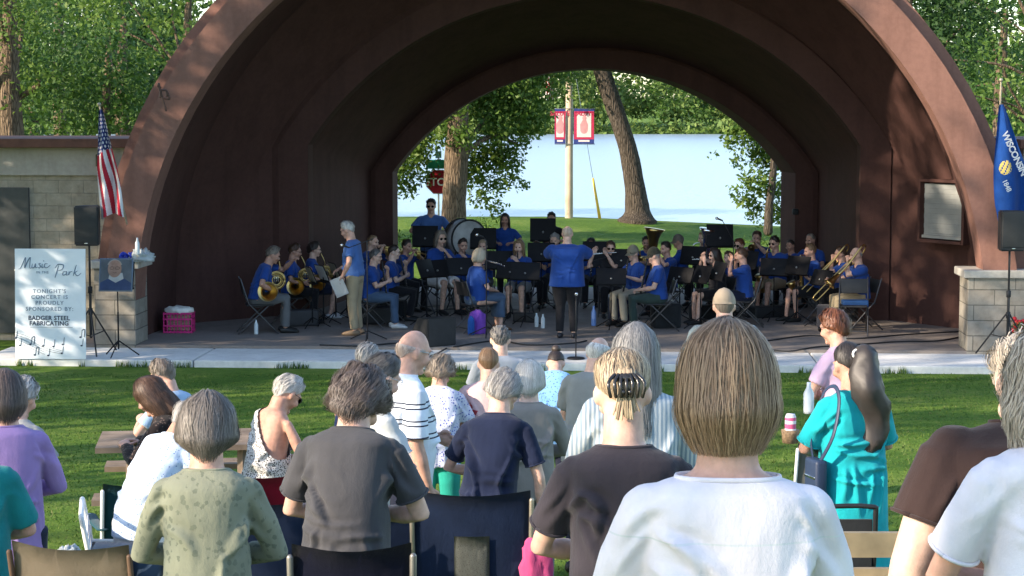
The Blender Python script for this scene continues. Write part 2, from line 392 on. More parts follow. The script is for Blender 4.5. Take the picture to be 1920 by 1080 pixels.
scroll(at(308, 180, 29.4), [pxs([(299, 158), (300, 168), (312, 170), (313, 180)], 308, 180), pxs([(300, 168), (304, 183), (311, 207)], 308, 180), pxs([(302, 172), (300, 182), (304, 180)], 308, 180), pxs([(313, 172), (318, 185), (308, 184)], 308, 180), pxs([(298, 157), (297, 162), (301, 164)], 308, 180)],
    'wrought iron scroll bracket on the left leg of the arch')

# ------------------------------------------------------------------ block walls either side, stone pillars
def blocks(name, c1, c2, bwid, bh, mortar, mcol, rot=(math.pi / 2, 0, 0)):
    m, t, b = nodes(name); co = coords(t, rot=rot)
    br = N(t, 'ShaderNodeTexBrick', i_Scale=1.0); br.inputs['Color1'].default_value = c4(c1); br.inputs['Color2'].default_value = c4(c2); br.inputs['Mortar'].default_value = c4(mcol)
    br.inputs['Brick Width'].default_value = bwid; br.inputs['Row Height'].default_value = bh; br.inputs['Mortar Size'].default_value = mortar; br.inputs['Mortar Smooth'].default_value = .3; br.inputs['Bias'].default_value = 0
    t.links.new(co, br.inputs['Vector'])
    n = N(t, 'ShaderNodeTexNoise', i_Scale=5.0, i_Detail=8.0, i_Roughness=.7); t.links.new(coords(t), n.inputs['Vector'])
    k = ramp(t, n.outputs['Fac'], [(.3, (.68, .66, .62)), (.65, (1.05, 1.04, 1.02))])
    mx = N(t, 'ShaderNodeMix', data_type='RGBA', blend_type='MULTIPLY'); mx.inputs[0].default_value = 1; t.links.new(br.outputs['Color'], mx.inputs[6]); t.links.new(k, mx.inputs[7]); t.links.new(mx.outputs[2], b.inputs['Base Color'])
    b.inputs['Roughness'].default_value = .9; b.inputs['Specular IOR Level'].default_value = .15
    ad = N(t, 'ShaderNodeMath', operation='MULTIPLY_ADD'); ad.inputs[1].default_value = -1.0; t.links.new(br.outputs['Fac'], ad.inputs[0]); t.links.new(n.outputs['Fac'], ad.inputs[2]); bump(t, ad.outputs[0], b, .6, .02)
    return m
CMU = blocks('grey_block', (.33, .305, .25), (.38, .35, .295), .42, .21, .006, (.26, .245, .21))
STONE = blocks('pillar_stone', (.33, .31, .27), (.27, .25, .22), .62, .235, .008, (.14, .135, .12))
CAPM = concrete('cap_stone', (.42, .40, .36)); CONCB = concrete('pale_beam', (.40, .375, .335)); FASC = mat('brown_fascia', (.12, .052, .036), .7, var=.2)
def flank(x0, x1, label, door):
    r = empty('side_building', (0, 0, 0), label=label, cat='building'); r.matrix_world = BM
    bm = bmesh.new(); box(bm, ((x0 + x1) / 2, 3.5, 1.15), (x1 - x0, 4.0, 2.9)); link('wall', bm, CMU, r, False)
    bm = bbox(((x0 + x1) / 2, 3.45, 2.83), (x1 - x0, 4.06, .46), .01); link('beam', bm, CONCB, r, False)
    bm = bbox(((x0 + x1) / 2, 3.4, 3.13), (x1 - x0 + .2, 4.5, .15), .015); link('roof_fascia', bm, FASC, r, False)
    if door:
        d = link('door', bbox((x0 + 1.75, 1.48, 1.2), (1.15, .06, 2.4), .01), mat('grey_door', (.06, .065, .065), .6), r, False)
        b2 = bmesh.new(); tube(b2, [(x0 + 2.2, 1.42, 1.05), (x0 + 2.08, 1.41, 1.05)], .015, 8); link('handle', b2, STEEL, d)
        b2 = bbox((0, 0, 0), (.16, .12, .2), .015); l = link('wall_light', b2, mat('bronze_housing', (.05, .045, .035), .5), r, False); l.location = (-7.43, 1.36, 2.97 - .12)
        b2 = bbox((.12, -.02, -.02), (.12, .05, .12), .01); link('sensor', b2, BLKP, l, False)
    return r
flank(-11.0, -6.9, 'low grey block building with brown roof edge left of the bandshell', True)
flank(7.35, 11.5, 'low grey block building with brown roof edge right of the bandshell', False)
def pillar(x0, x1, h, label):
    r = empty('stone_pillar', bw((x0 + x1) / 2, .35), TH, label, 'pillar', 'stone pillars flanking the stage')
    w_ = x1 - x0
    link('shaft', bbox((0, 0, h / 2 - .1), (w_, .75, h + .05), .012), STONE, r, False); link('cap', bbox((0, 0, h - .02), (w_ + .16, .88, .12), .02), CAPM, r, False)
pillar(-7.2, -6.55, 1.28, 'short grey stone pillar behind the portrait easel at the left of the stage')
pillar(6.28, 7.7, 1.2, 'wide grey stone pillar behind the speaker at the right of the stage')

# ------------------------------------------------------------------ trees
BARK = None
def bark(name, c):
    m, t, b = nodes(name); co = coords(t, (1, 1, .16))
    v = N(t, 'ShaderNodeTexVoronoi', i_Scale=22.0, feature='DISTANCE_TO_EDGE'); n = N(t, 'ShaderNodeTexNoise', i_Scale=6.0, i_Detail=6.0)
    t.links.new(co, n.inputs['Vector'])
    mxv = N(t, 'ShaderNodeMix', data_type='RGBA'); mxv.inputs[0].default_value = .12; t.links.new(co, mxv.inputs[6]); t.links.new(n.outputs['Color'], mxv.inputs[7]); t.links.new(mxv.outputs[2], v.inputs['Vector'])
    t.links.new(ramp(t, v.outputs['Distance'], [(0, [x * .35 for x in c]), (.12, c), (.5, [x * 1.35 for x in c])]), b.inputs['Base Color'])
    b.inputs['Roughness'].default_value = .95; b.inputs['Specular IOR Level'].default_value = .1; bump(t, v.outputs['Distance'], b, 1.0, .05); return m
BARK = bark('bark_brown', (.17, .125, .085)); BARKD = bark('bark_dark', (.085, .07, .055))
G_MID = [(.03, .08, .014), (.06, .13, .02), (.095, .17, .03), (.04, .095, .02)]
G_YEL = [(.07, .14, .02), (.11, .19, .03), (.15, .22, .04), (.05, .11, .02)]
G_DRK = [(.018, .05, .012), (.03, .075, .016), (.045, .095, .02)]
LM = island('leaf_mid', G_MID, .55, .35); LY = island('leaf_yellow_green', G_YEL, .55, .4); LD = island('leaf_dark', G_DRK, .6, .3)
def leaves(name, C, S, m, parent=None, flat=.35, asp=.55):
    """rhombus leaves at the points C with sizes S"""
    n = len(C); nor = rng.normal(size=(n, 3)); nor[:, 2] += flat * 2; nor /= np.linalg.norm(nor, axis=1)[:, None]
    u = np.cross(nor, rng.normal(size=(n, 3))); u /= np.linalg.norm(u, axis=1)[:, None]; v = np.cross(nor, u)
    S = S[:, None]; vs = np.empty((n, 4, 3))
    vs[:, 0] = C - u * S * .5; vs[:, 1] = C + v * S * asp * .5 + nor * S * .08; vs[:, 2] = C + u * S * .5; vs[:, 3] = C - v * S * asp * .5 + nor * S * .08
    return mesh_np(name, vs.reshape(-1, 3), 4, m, parent)
def blob_points(blobs, per_m3, nmax=60000):
    out = []
    for c, r in blobs:
        r = np.array(r if isinstance(r, tuple) else (r, r, r)); n = max(8, int(per_m3 * r.prod() * 4.2))
        d = rng.normal(size=(n, 3)); d /= np.linalg.norm(d, axis=1)[:, None]; q = rng.random(n)[:, None] ** .45
        out.append(np.array(c) + d * q * r * (1 + .18 * rng.normal(size=(n, 1))))
    out = np.concatenate(out); return out[rng.permutation(len(out))[:nmax]]
def scatter_blobs(c, rad, n, r0, r1, seed=0, lo=-1):
    g = random.Random(seed); out = []
    while len(out) < n:
        d = V((g.uniform(-1, 1), g.uniform(-1, 1), g.uniform(lo, 1)))
        if .25 < d.length < 1: out.append(((c[0] + d.x * rad[0], c[1] + d.y * rad[1], c[2] + d.z * rad[2]), (g.uniform(r0, r1), g.uniform(r0, r1), g.uniform(r0, r1) * .6)))
    return out
def tree(label, loc, trunk, blobs, leafm, barkm=None, dens=60, ls=.16, limbs=True, group=None, name='tree', seed=0, nmax=60000, extra=()):
    """trunk: list of (x,y,z,r) relative to loc"""
    r = empty(name, loc, label=label, cat='tree', group=group); g = random.Random(seed + 11)
    bm = bmesh.new(); tp = [V(p[:3]) for p in trunk]
    tube(bm, smooth_pts(tp, 4), lerp_list([p[3] for p in trunk], 4), 14)
    if limbs:
        for c, rr in blobs[::max(1, len(blobs) // 7)]:
            k = g.randrange(len(tp) // 2, len(tp)); a = tp[k]; e = V(c); rad = trunk[k][3] * .3
            if (e - a).length < .6 or e.z < a.z + .2: continue
            mid = (a + e) / 2 + V((g.uniform(-.3, .3), g.uniform(-.3, .3), g.uniform(.1, .5)))
            tube(bm, smooth_pts([a, mid, e], 4), lerp_list([rad, rad * .6, rad * .2], 4), 7)
    for pts, rad in extra: tube(bm, smooth_pts(pts, 4), lerp_list([rad, rad * .3], (len(pts) - 1) * 4), 8)
    for v in bm.verts: v.co += v.normal * .0 + V((noise.noise(v.co * 3), noise.noise(v.co * 3 + V((9, 0, 0))), 0)) * .02
    link('trunk', bm, barkm or BARK, r)
    C = blob_points(blobs, dens, nmax); S = ls * (.6 + .8 * rng.random(len(C)))
    leaves('crown', C, S, leafm, r); return r
# shade trees on the left of the audience: outside the frame, their crowns throw the dappled shade
for i, (x, y, rx, ry) in enumerate([(-13.5, 24, 3.6, 4.6), (-14, 15, 4.2, 4.6), (-12.5, 6, 4.2, 4.6), (-13, -3, 4.5, 4.5), (-22, 19, 5, 6), (-22, 7, 5, 6), (-21, -5, 5, 5), (-17.5, 29, 4, 3.6)]):
    zb = ground(x, y)
    tree('tall shade tree left of the audience with a broad leafy crown', (x, y, zb), [(0, 0, -.2, .38), (.1, 0, 2.5, .3), (.2, .1, 6, .22), (.1, .2, 10, .12)],
         scatter_blobs((0, 0, 9.2 if y > 12 else 7.6), (rx, ry, 7.4 if y > 12 else 5.6), 88 if y > 12 else 62, .9, 1.6, seed=20 + i), LM, dens=(14 if y > 12 else 2.7), ls=.34, seed=i, group='shade trees beside the lawn', nmax=26000)
# left of the shell, behind the block building
def bgtree(px, py_mid, Y, wpx, hpx, n, leafm, label, dens=26, ls=.2, r0=.5, r1=1.0, seed=0, trunkpx=None, tr=.25, barkm=None, nmax=60000, extra=()):
    c = at(px, py_mid, Y); k = px2m(Y); x0 = c.x if trunkpx is None else at(trunkpx, py_mid, Y).x; g0 = ground(x0, Y); 
    rad = (wpx * k / 2, max(1.2, wpx * k / 2.6), hpx * k / 2)
    H = c.z + rad[2] * .6 - g0
    return tree(label, (x0, Y, g0), [(0, 0, -.3, tr * 1.25), (.03, 0, H * .3, tr), (-.05, 0, H * .6, tr * .8), (.05, 0, H, tr * .3)],
         scatter_blobs((c.x - x0, 0, c.z - g0), rad, n, r0, r1, seed=seed), leafm, barkm, dens=dens * 4, ls=ls * .6, seed=seed, group='trees around the bandshell', nmax=nmax, extra=extra)
bgtree(150, 150, 44, 330, 210, 52, LM, 'leafy green tree above the block building on the left', seed=1, dens=34, trunkpx=200, tr=.16, ls=.2)
bgtree(20, 60, 41, 170, 330, 28, LY, 'tall tree with sunlit bark at the left edge behind the block building', seed=2, trunkpx=18, tr=.34, dens=20, ls=.19)
bgtree(270, 20, 50, 380, 190, 40, LY, 'yellow green tree whose sunlit crown meets the left side of the arch', seed=3, trunkpx=352, tr=.2, dens=18, ls=.24)
bgtree(230, 120, 53, 440, 280, 64, LD, 'dark green tree deep behind the left side of the arch', seed=4, dens=20, ls=.24)
bgtree(80, -10, 60, 560, 280, 80, LM, 'green tree crown filling the upper left corner behind nearer trees', seed=9, dens=15, ls=.3, trunkpx=110)
bgtree(180, 40, 76, 620, 420, 60, LD, 'deep green tree mass farthest behind the left block building', seed=12, dens=5.5, ls=.55, r0=1.2, r1=2.0, trunkpx=60)
bgtree(1860, 90, 76, 480, 460, 50, LM, 'deep green tree farthest behind the right leg of the arch', seed=13, dens=5.5, ls=.55, r0=1.1, r1=1.8, trunkpx=1990)
bgtree(-40, 180, 56, 300, 380, 20, LM, 'broad green tree furthest back behind the left block building', seed=5, dens=14, ls=.28)
# right of the shell
bgtree(1760, 30, 38, 260, 230, 36, LD, 'dark leafy tree above the right shoulder of the arch', seed=6, dens=30, ls=.18, tr=.2, trunkpx=1700)
bgtree(1905, 150, 43, 260, 260, 26, LY, 'pale sunlit tree behind the blue flag', seed=7, dens=15, ls=.2, trunkpx=1950, tr=.18, r0=.35, r1=.8,
       extra=[([(0, -1, 4.5), (-.8, -1.2, 6.0), (-1.5, -1.3, 7.6)], .06), ([(0, -1, 4.0), (-1.0, -1.2, 4.6), (-2.2, -1.3, 4.75)], .05), ([(-.4, -1.1, 5), (-.9, -1.2, 5.5), (-2, -1.3, 6.1)], .03)])
bgtree(1880, 120, 62 - 7, 300, 330, 46, LM, 'tall green tree in the gap right of the arch', seed=8, dens=14, ls=.28)
# seen through the rear arch
k45 = px2m(46)
c0 = at(850, 420, 46); g0 = ground(c0.x, 46)
def rel(px, py, Y, o): p = at(px, py, Y); return (p.x - o[0], p.y - o[1], p.z - o[2])
O = (c0.x, 46, g0)
bl = [(rel(px, py, 46 + dy, O), r) for px, py, dy, r in [(960, 190, 1, .85), (880, 320, 1.2, .5), (920, 290, 1.4, .55), (990, 230, 1.5, .5), (780, 285, 1, .5), (955, 300, 1.4, .45), (760, 320, 1.5, .4), (830, 205, 1, .6), (1000, 215, 1.5, .5), (930, 240, .5, .55), (900, 160, 1, .7), (860, 200, -1, .35), (830, 250, -.6, .35), (870, 255, -.7, .4), (890, 300, 1, .4), (940, 300, 1, .35), (925, 340, 1.5, .4), (960, 335, 1, .3),
      (900, 370, 1, .35), (930, 390, 1, .3), (970, 270, 1, .3), (990, 268, 1, .2), (790, 260, .5, .55), (770, 300, 1, .4), (745, 330, 1, .4), (765, 350, 1.4, .35), (800, 330, 1.5, .3), (900, 110, 1, .9), (800, 160, 0, .9), (1000, 120, 2, 1.0), (980, 345, .8, .22), (850, 180, 2, .8)]]
tree('thick trunked tree with rough sunlit bark seen through the arch on the left', O, [(0, 0, -.3, .42), (0, 0, .3, .33), (.02, 0, 1.2, .285), (.08, 0, 2.2, .29), (.12, 0, 3.5, .25), (.15, .2, 6, .2), (.2, .4, 9, .12)], bl, LY, BARK, dens=900, ls=.12, seed=3, group='trees seen through the rear arch')
O = (at(1195, 408, 52).x, 52, ground(at(1195, 408, 52).x, 52))
T = [rel(px, py, 52, O) for px, py in [(1195, 413), (1195, 395), (1190, 350), (1180, 290), (1165, 240), (1148, 190), (1128, 130), (1105, 60), (1090, -40), (1085, -150)]]
bl = [(rel(px, py, 52 + dy, O), r) for px, py, dy, r in [(1080, 150, 0, .55), (1050, 165, -.5, .45), (1110, 175, .3, .4), (1200, 150, -.5, .55), (1240, 190, -.5, .5), (1270, 160, -1, .6), (1300, 200, -.6, .45), (1330, 215, -1, .35), (1290, 225, -.3, .35), (1345, 190, -1, .4), (1225, 225, 0, .3), (1060, 110, 0, .8), (1200, 100, 0, 1.0), (1300, 110, -.5, 1.1), (1380, 190, -.5, .35), (1150, 0, 0, 1.6), (1300, 20, 0, 1.6), (1000, 20, 0, 1.6)]]
tree('dark leaning tree on the lawn crest right of the light pole', O, [(p[0], p[1], p[2], r) for p, r in zip(T, (.56, .34, .275, .25, .235, .24, .235, .21, .18, .12))], bl, LM, BARKD, dens=210, ls=.13, seed=5, group='trees seen through the rear arch')
O = (at(1440, 428, 47).x, 47, ground(at(1440, 428, 47).x, 47))
T = [rel(px, py, 47, O) for px, py in [(1440, 435), (1442, 390), (1448, 340), (1452, 280), (1450, 200)]]
bl = [(rel(px, py, 47 + dy, O), r) for px, py, dy, r in [(1400, 245, 0, .5), (1435, 300, .6, .45), (1400, 370, .4, .35), (1440, 350, .4, .35), (1450, 400, .3, .35), (1380, 300, .4, .25), (1370, 265, 0, .3), (1420, 280, .5, .4), (1440, 240, 0, .5), (1400, 340, 0, .3), (1375, 360, 0, .2), (1425, 340, 0, .35), (1420, 390, .5, .3), (1410, 400, .5, .25), (1455, 360, .5, .35), (1462, 310, .5, .4), (1340, 290, 0, .15), (1462, 400, .4, .3), (1385, 235, 0, .3)]]
tree('thin young tree with sunlit yellow leaves at the right edge of the rear arch', O, [(p[0], p[1], p[2], r) for p, r in zip(T, (.12, .1, .09, .08, .05))], bl, LY, BARKD, dens=800, ls=.125, seed=6, group='trees seen through the rear arch')
# shrub round the foot of the thick trunk
def shrub(label, px, py, Y, wpx, hpx, m, n=9, ls=.12, dens=700, seed=0):
    c = at(px, py, Y); k = px2m(Y); o = leaves('shrub', blob_points(scatter_blobs((0, 0, hpx * k * .45), (wpx * k / 2, .5, hpx * k / 2), n, .22, .36, seed=seed, lo=-.6), dens), np.full(0, 0), m) if 0 else None
    C = blob_points(scatter_blobs((0, 0, hpx * k * .45), (wpx * k / 2, .5, hpx * k / 2), n, .2, .36, seed=seed, lo=-.6), dens)
    C[:, 2] = np.maximum(C[:, 2], .02); o = leaves('shrub', C, ls * (.6 + .8 * rng.random(len(C))), m, flat=.1, asp=.32); o.location = (c.x, Y, ground(c.x, Y)); tag(o, label, 'shrub')
shrub('bright leafy shrub at the foot of the thick tree trunk', 870, 430, 45, 190, 70, LY, 16, seed=3)
shrub('green bush left of the thick tree trunk', 770, 410, 45.6, 90, 80, LM, 10, seed=4)
shrub('dark low plant under the young tree', 1425, 405, 47.6, 60, 60, LM, 5, seed=5, ls=.1)
# far shore: one wood
C = []
g = random.Random(4)
for i in range(260):
    x = g.uniform(-190, 190); y = g.uniform(456, 500); h = g.uniform(9, 17) * (1 + (y - 456) / 90)
    for k_ in range(9): C.append(((x + g.uniform(-4, 4), y + g.uniform(-3, 3), ground(x, y) + g.uniform(.12, 1) * h), (g.uniform(2, 4), 3, g.uniform(1.6, 3))))
for i in range(330):
    x = g.uniform(-130, 130); C.append(((x, 452.5 + g.uniform(0, 2), ground(x, 453) + g.uniform(0, 2.6)), (2.6, 1.5, 1.7)))
Cp = blob_points(C, .75, 130000)
o = leaves('far_treeline', Cp, 1.35 * (.6 + .8 * rng.random(len(Cp))), island('leaf_far', [(.07, .14, .035), (.14, .21, .05), (.20, .27, .07), (.09, .16, .04)], .7, .3)); tag(o, 'sunlit wood along the far shore of the lake', 'wood', kind='stuff')
# grass blades of the lawn in front of the stage, and ragged tufts along the walk
nb = 70000
gy = 8.5 + (27.5 - 8.5) * rng.random(nb) ** .8; gx = (rng.random(nb) - .5) * 2 * (gy * .285 + .5)
tn = 2500
tx = rng.uniform(-8, 10, tn); ty = np.full(tn, 27.72) - .065 * 0
tl = [BM @ V((a - .6, -1.56 + random.uniform(-.05, .02), 0)) for a in tx]; clump = np.array([noise.noise((a * 1.7, 3, 0)) for a in tx])
keep = clump > .05
gx = np.concatenate([gx, np.array([p.x for p in tl])[keep]]); gy = np.concatenate([gy, np.array([p.y for p in tl])[keep]])
hh = np.concatenate([rng.uniform(.012, .030, nb), rng.uniform(.04, .13, int(keep.sum()))])
gz_ = np.array([gz(a, b_) for a, b_ in zip(gx, gy)]); n = len(gx); th = rng.random(n) * 6.28; wd = rng.uniform(.006, .012, n)
vs = np.empty((n, 3, 3)); dx, dy = np.cos(th) * wd, np.sin(th) * wd
vs[:, 0] = np.stack([gx - dx, gy - dy, gz_ - .005], 1); vs[:, 1] = np.stack([gx + dx, gy + dy, gz_ - .005], 1)
vs[:, 2] = np.stack([gx + rng.normal(0, .02, n), gy + rng.normal(0, .02, n), gz_ + hh], 1)
tag(mesh_np('grass', vs.reshape(-1, 3), 3, island('grass_blade', [(.045, .10, .014), (.075, .15, .02), (.12, .19, .035), (.16, .18, .06)], .7, .3)), 'short mown grass of the lawn', 'grass', kind='stuff')

# ================================================================== PEOPLE
HA, HB, HC = .075, .096, .118        # half width, depth and height of a head
HS = {   # hair: end angle at front/side/back, hang length at side/back, thickness, curl noise, start angle
 'short': dict(f=48, s=90, b=127, hs=0, hb=0, th=.016, cu=.011),
 'crop': dict(f=50, s=86, b=122, hs=0, hb=0, th=.007, cu=.002),
 'fluffy': dict(f=45, s=92, b=120, hs=.01, hb=.02, th=.028, cu=.012),
 'curly': dict(f=45, s=98, b=118, hs=.03, hb=.05, th=.036, cu=.02),
 'bob': dict(f=52, s=97, b=99, hs=.115, hb=.135, th=.032, cu=.003),
 'shortbob': dict(f=50, s=96, b=104, hs=.05, hb=.075, th=.032, cu=.006),
 'long': dict(f=50, s=97, b=99, hs=.24, hb=.30, th=.026, cu=.006),
 'mid': dict(f=50, s=97, b=99, hs=.15, hb=.19, th=.026, cu=.008),
 'updo': dict(f=48, s=86, b=114, hs=0, hb=0, th=.014, cu=.004),
 'bald': dict(f=999, s=90, b=122, hs=0, hb=0, th=.002, cu=.001, st=80),
 'thin': dict(f=40, s=86, b=116, hs=0, hb=0, th=.008, cu=.003, st=24),
}
def hair_end(az, S):
    a = abs(az)
    def mixv(f, s, b):
        if a < 90: k = .5 - .5 * math.cos(math.pi * max(0, (a - 25)) / 65) if a > 25 else 0; return f + (s - f) * k
        k = .5 - .5 * math.cos(math.pi * (a - 90) / 90); return s + (b - s) * k
    f = S['f'] if S['f'] < 900 else S['s']
    hang = mixv(0, S['hs'], S['hb']) if a > 42 else 0
    if 42 <= a < 70: hang = S['hs'] * (a - 42) / 28
    return mixv(f, S['s'], S['b']), hang
def hair_path(az, S, n=16, t=None, s0=0, s1=1, off=0, seed=0):
    pe, hang = hair_end(az, S); st = S.get('st', 0); t = (S['th'] if t is None else t) + off
    ra = R(az); arc = R(pe - st) * .1; L = arc + hang; pts = []
    for i in range(n + 1):
        d = (s0 + (s1 - s0) * i / n) * L
        ph = R(st) + (R(pe - st) * d / arc if d < arc else R(pe - st)); h = max(0, d - arc)
        taper = min(1, .35 + 1.6 * (ph / R(90))) if S.get('st') is None else 1
        edge = 1 if hang > .01 else 1 - .85 * max(0, (d / L - .55) / .45) ** 1.5
        if S.get('st', 0) > 50: edge *= min(1, .1 + d / L * 3)
        tt = t * taper * edge
        A, B, C = HA + tt, HB + tt, HC + t * .75 * min(1, edge + .2)
        dr = math.sin(ph)
        if ph > R(90) and hang < .01: dr *= 1
        p = V((A * dr * math.sin(ra), B * dr * math.cos(ra) - .006, C * math.cos(ph) + .004))
        if math.cos(ra) < 0 and ph > R(85) and hang < .01: p.y *= 1 - .16 * (ph - R(85)) / R(35)
        if h > 0:
            k = h / max(.01, hang); p.z -= h; q = 1 + S.get('fl', .05) * math.sin(math.pi * min(1, k * 1.1)) - S.get('in', .22) * k ** 2.5 * (1 if hang < .17 else .35); p.x *= q; p.y = (p.y + .01) * q - .01
            if hang > .17 and p.y < 0: p.y -= .025 * k
        pts.append(p)
    return pts
def head_bm(bm, M):
    rings = []; nu, nv = 28, 20
    for j in range(1, nv):
        ph = math.pi * j / nv; r = []
        for i in range(nu):
            a = 2 * math.pi * i / nu; x, y, z = math.sin(ph) * math.cos(a), math.sin(ph) * math.sin(a), -math.cos(ph)
            X, Y, Z = HA * x, HB * y, HC * z
            if z < 0:
                k = -z; X *= 1 - .30 * k ** 1.5; Y *= (1 + .02 * k) if y > 0 else (1 - .5 * k ** .8)
                if y > 0: Y += .012 * k
            if z > .15 and y > 0: Y *= 1 - .10 * z
            r.append(M @ V((X, Y, Z)))
        rings.append(r)
    loft(bm, rings)
    q = lambda *a: M @ V(a)
    tube(bm, [q(0, .088, .018), q(0, .100, -.008), q(0, .112, -.026)], [.008, .011, .014], 8)
    tube(bm, [q(-.018, .097, -.030), q(.018, .097, -.030)], .010, 8)
    for s in (-1, 1):
        ball(bm, q(s * .079, -.008, -.008), (.013, .021, .034), M.to_3x3(), 10, 8)
        tube(bm, [q(s * .012, .094, .032), q(s * .05, .078, .030)], .010, 8)
        ball(bm, q(s * .042, .066, -.03), .028)
    ball(bm, q(0, .074, -.098), (.03, .024, .02), M.to_3x3())
    tube(bm, [q(-.02, .09, -.058), q(.02, .09, -.058)], [.008, .008], 8)
def spine_dir(l): return V((0, math.sin(l), math.cos(l)))
def ik(S, W, a, b, pole):
    d = W - S; L = d.length
    if L > (a + b) * .985: W = S + d * ((a + b) * .985 / L); d = W - S; L = d.length
    u = d.normalized(); x = (a * a - b * b + L * L) / (2 * L); h = math.sqrt(max(0, a * a - x * x))
    p = V(pole); p = p - u * p.dot(u); p = p.normalized() if p.length > 1e-5 else u.orthogonal().normalized()
    return S + u * x + p * h, W
def hand_bm(W, d, nrm, side, curl=35, sc=1.0):
    """palm and five separate fingers"""
    d = d.normalized(); nrm = (nrm - d * nrm.dot(d)).normalized(); lat = d.cross(nrm) * side
    bm = bmesh.new()
    tube(bm, [W - d * .01, W + d * .025, W + d * .06, W + d * .088], [(.024, .02), (.034, .019), (.041, .016), (.038, .012)], 10, up=nrm)
    for k, (o, L, a0) in enumerate(((-.029, .070, .5), (-.010, .082, .15), (.010, .077, -.1), (.029, .060, -.45))):
        b0 = W + d * (.085 - .004 * abs(k - 1)) + lat * -o; c = curl + 5 * k; p = [b0]; ang = R(c * .35)
        for sgm in (.45, .32, .23):
            dd = d * math.cos(ang) + nrm * math.sin(ang) - lat * o * .8 * .3; p.append(p[-1] + dd.normalized() * L * sgm); ang += R(c * .8)
        tube(bm, p, [.0095, .009, .0082, .007], 7)
    b0 = W + d * .03 + lat * .026
    tube(bm, [b0, b0 + lat * .022 + d * .022 + nrm * .008, b0 + lat * .030 + d * .048 + nrm * .018, b0 + lat * .027 + d * .068 + nrm * .024], [.013, .012, .010, .008], 7)
    return bm
def wrinkle(me, amp, seed, zs=1.0):
    o = V((seed * 3.1, seed * 1.7, 0)); me.update()
    n = len(me.vertices); nor = [v.normal.copy() for v in me.vertices]
    for v, nn in zip(me.vertices, nor):
        c = v.co; w_ = V((noise.noise(c * 3 + o), noise.noise(c * 3 + o + V((7, 7, 7))), 0)) * .12
        q = V((c.x * 4 + abs(c.x) * c.z * 2.5 + w_.x * 8, c.y * 4, c.z * 7 * zs + w_.y * 10)) + o
        a = noise.noise(q); b = noise.noise(q * 2.1 + V((4, 4, 4))); f = noise.noise(c * 2.2 + o)
        ridge = max(0, 1 - abs(a) * 3.6) ** 1.5
        v.co += nn * amp * (ridge * 1.3 * max(0, f + .25) + b * .15 + f * .7 - .25)
def folds(me, amp, seed, zsh, zhip, sw, n=26):
    """soft cloth folds: drawn from the armpits, bunched at the waist, hanging at the hem"""
    me.update(); nv = len(me.vertices); co = np.empty(nv * 3, np.float32); no = np.empty(nv * 3, np.float32)
    me.vertices.foreach_get('co', co); me.vertices.foreach_get('normal', no); co = co.reshape(-1, 3); no = no.reshape(-1, 3)
    g = random.Random(seed * 7 + 1); X, Y_, Z = co[:, 0], co[:, 1], co[:, 2]; H = np.zeros(nv, np.float32); H0 = zsh - zhip
    for k in range(n):
        s = g.choice((-1, 1)); back = g.random() < .62; kind = k % 4; a = 1.0
        if kind == 0: p, q = (s * sw * g.uniform(.85, 1.05), zsh - g.uniform(.06, .16)), (s * sw * g.uniform(.0, .6), zsh - g.uniform(.2, .36)); sag = g.uniform(.0, .05)
        elif kind == 1: z = zhip + g.uniform(.0, .24); p, q = (-s * .17, z + g.uniform(-.05, .05)), (s * g.uniform(.0, .12), z + g.uniform(-.03, .03)); sag = -g.uniform(.0, .04); a = .9
        elif kind == 2: x = s * (sw + g.uniform(.02, .07)); p, q = (x - s * .06, zsh - g.uniform(.0, .1)), (x + s * .03, zsh - g.uniform(.12, .24)); sag = g.uniform(-.02, .02); a = .9
        else: x = s * g.uniform(.02, .15); p, q = (x, zhip + g.uniform(.1, .3)), (x + g.uniform(-.05, .05), zhip - g.uniform(.1, .2)); sag = g.uniform(-.02, .02); a = .8
        dx, dz = q[0] - p[0], q[1] - p[1]; L = math.hypot(dx, dz); ux, uz = dx / L, dz / L
        t = ((X - p[0]) * ux + (Z - p[1]) * uz) / L; tc = np.clip(t, 0, 1); d = (X - p[0]) * -uz + (Z - p[1]) * ux - sag * 4 * tc * (1 - tc)
        w_ = g.uniform(.007, .014) * (1 + .6 * tc); fade = np.clip(t * 5, 0, 1) * np.clip((1 - t) * 2.2, 0, 1)
        side = 1 / (1 + np.exp(np.clip((Y_ if back else -Y_) * 60, -30, 30)))
        H += a * g.uniform(.5, 1.2) * fade * side * (np.exp(-(d / w_) ** 2) - .55 * np.exp(-((d - 2.0 * w_) / (1.3 * w_)) ** 2))
    co += no * (H * amp)[:, None]; me.vertices.foreach_set('co', co.ravel()); me.update()
HIPZ = {'stand': .90, 'sit': .53}
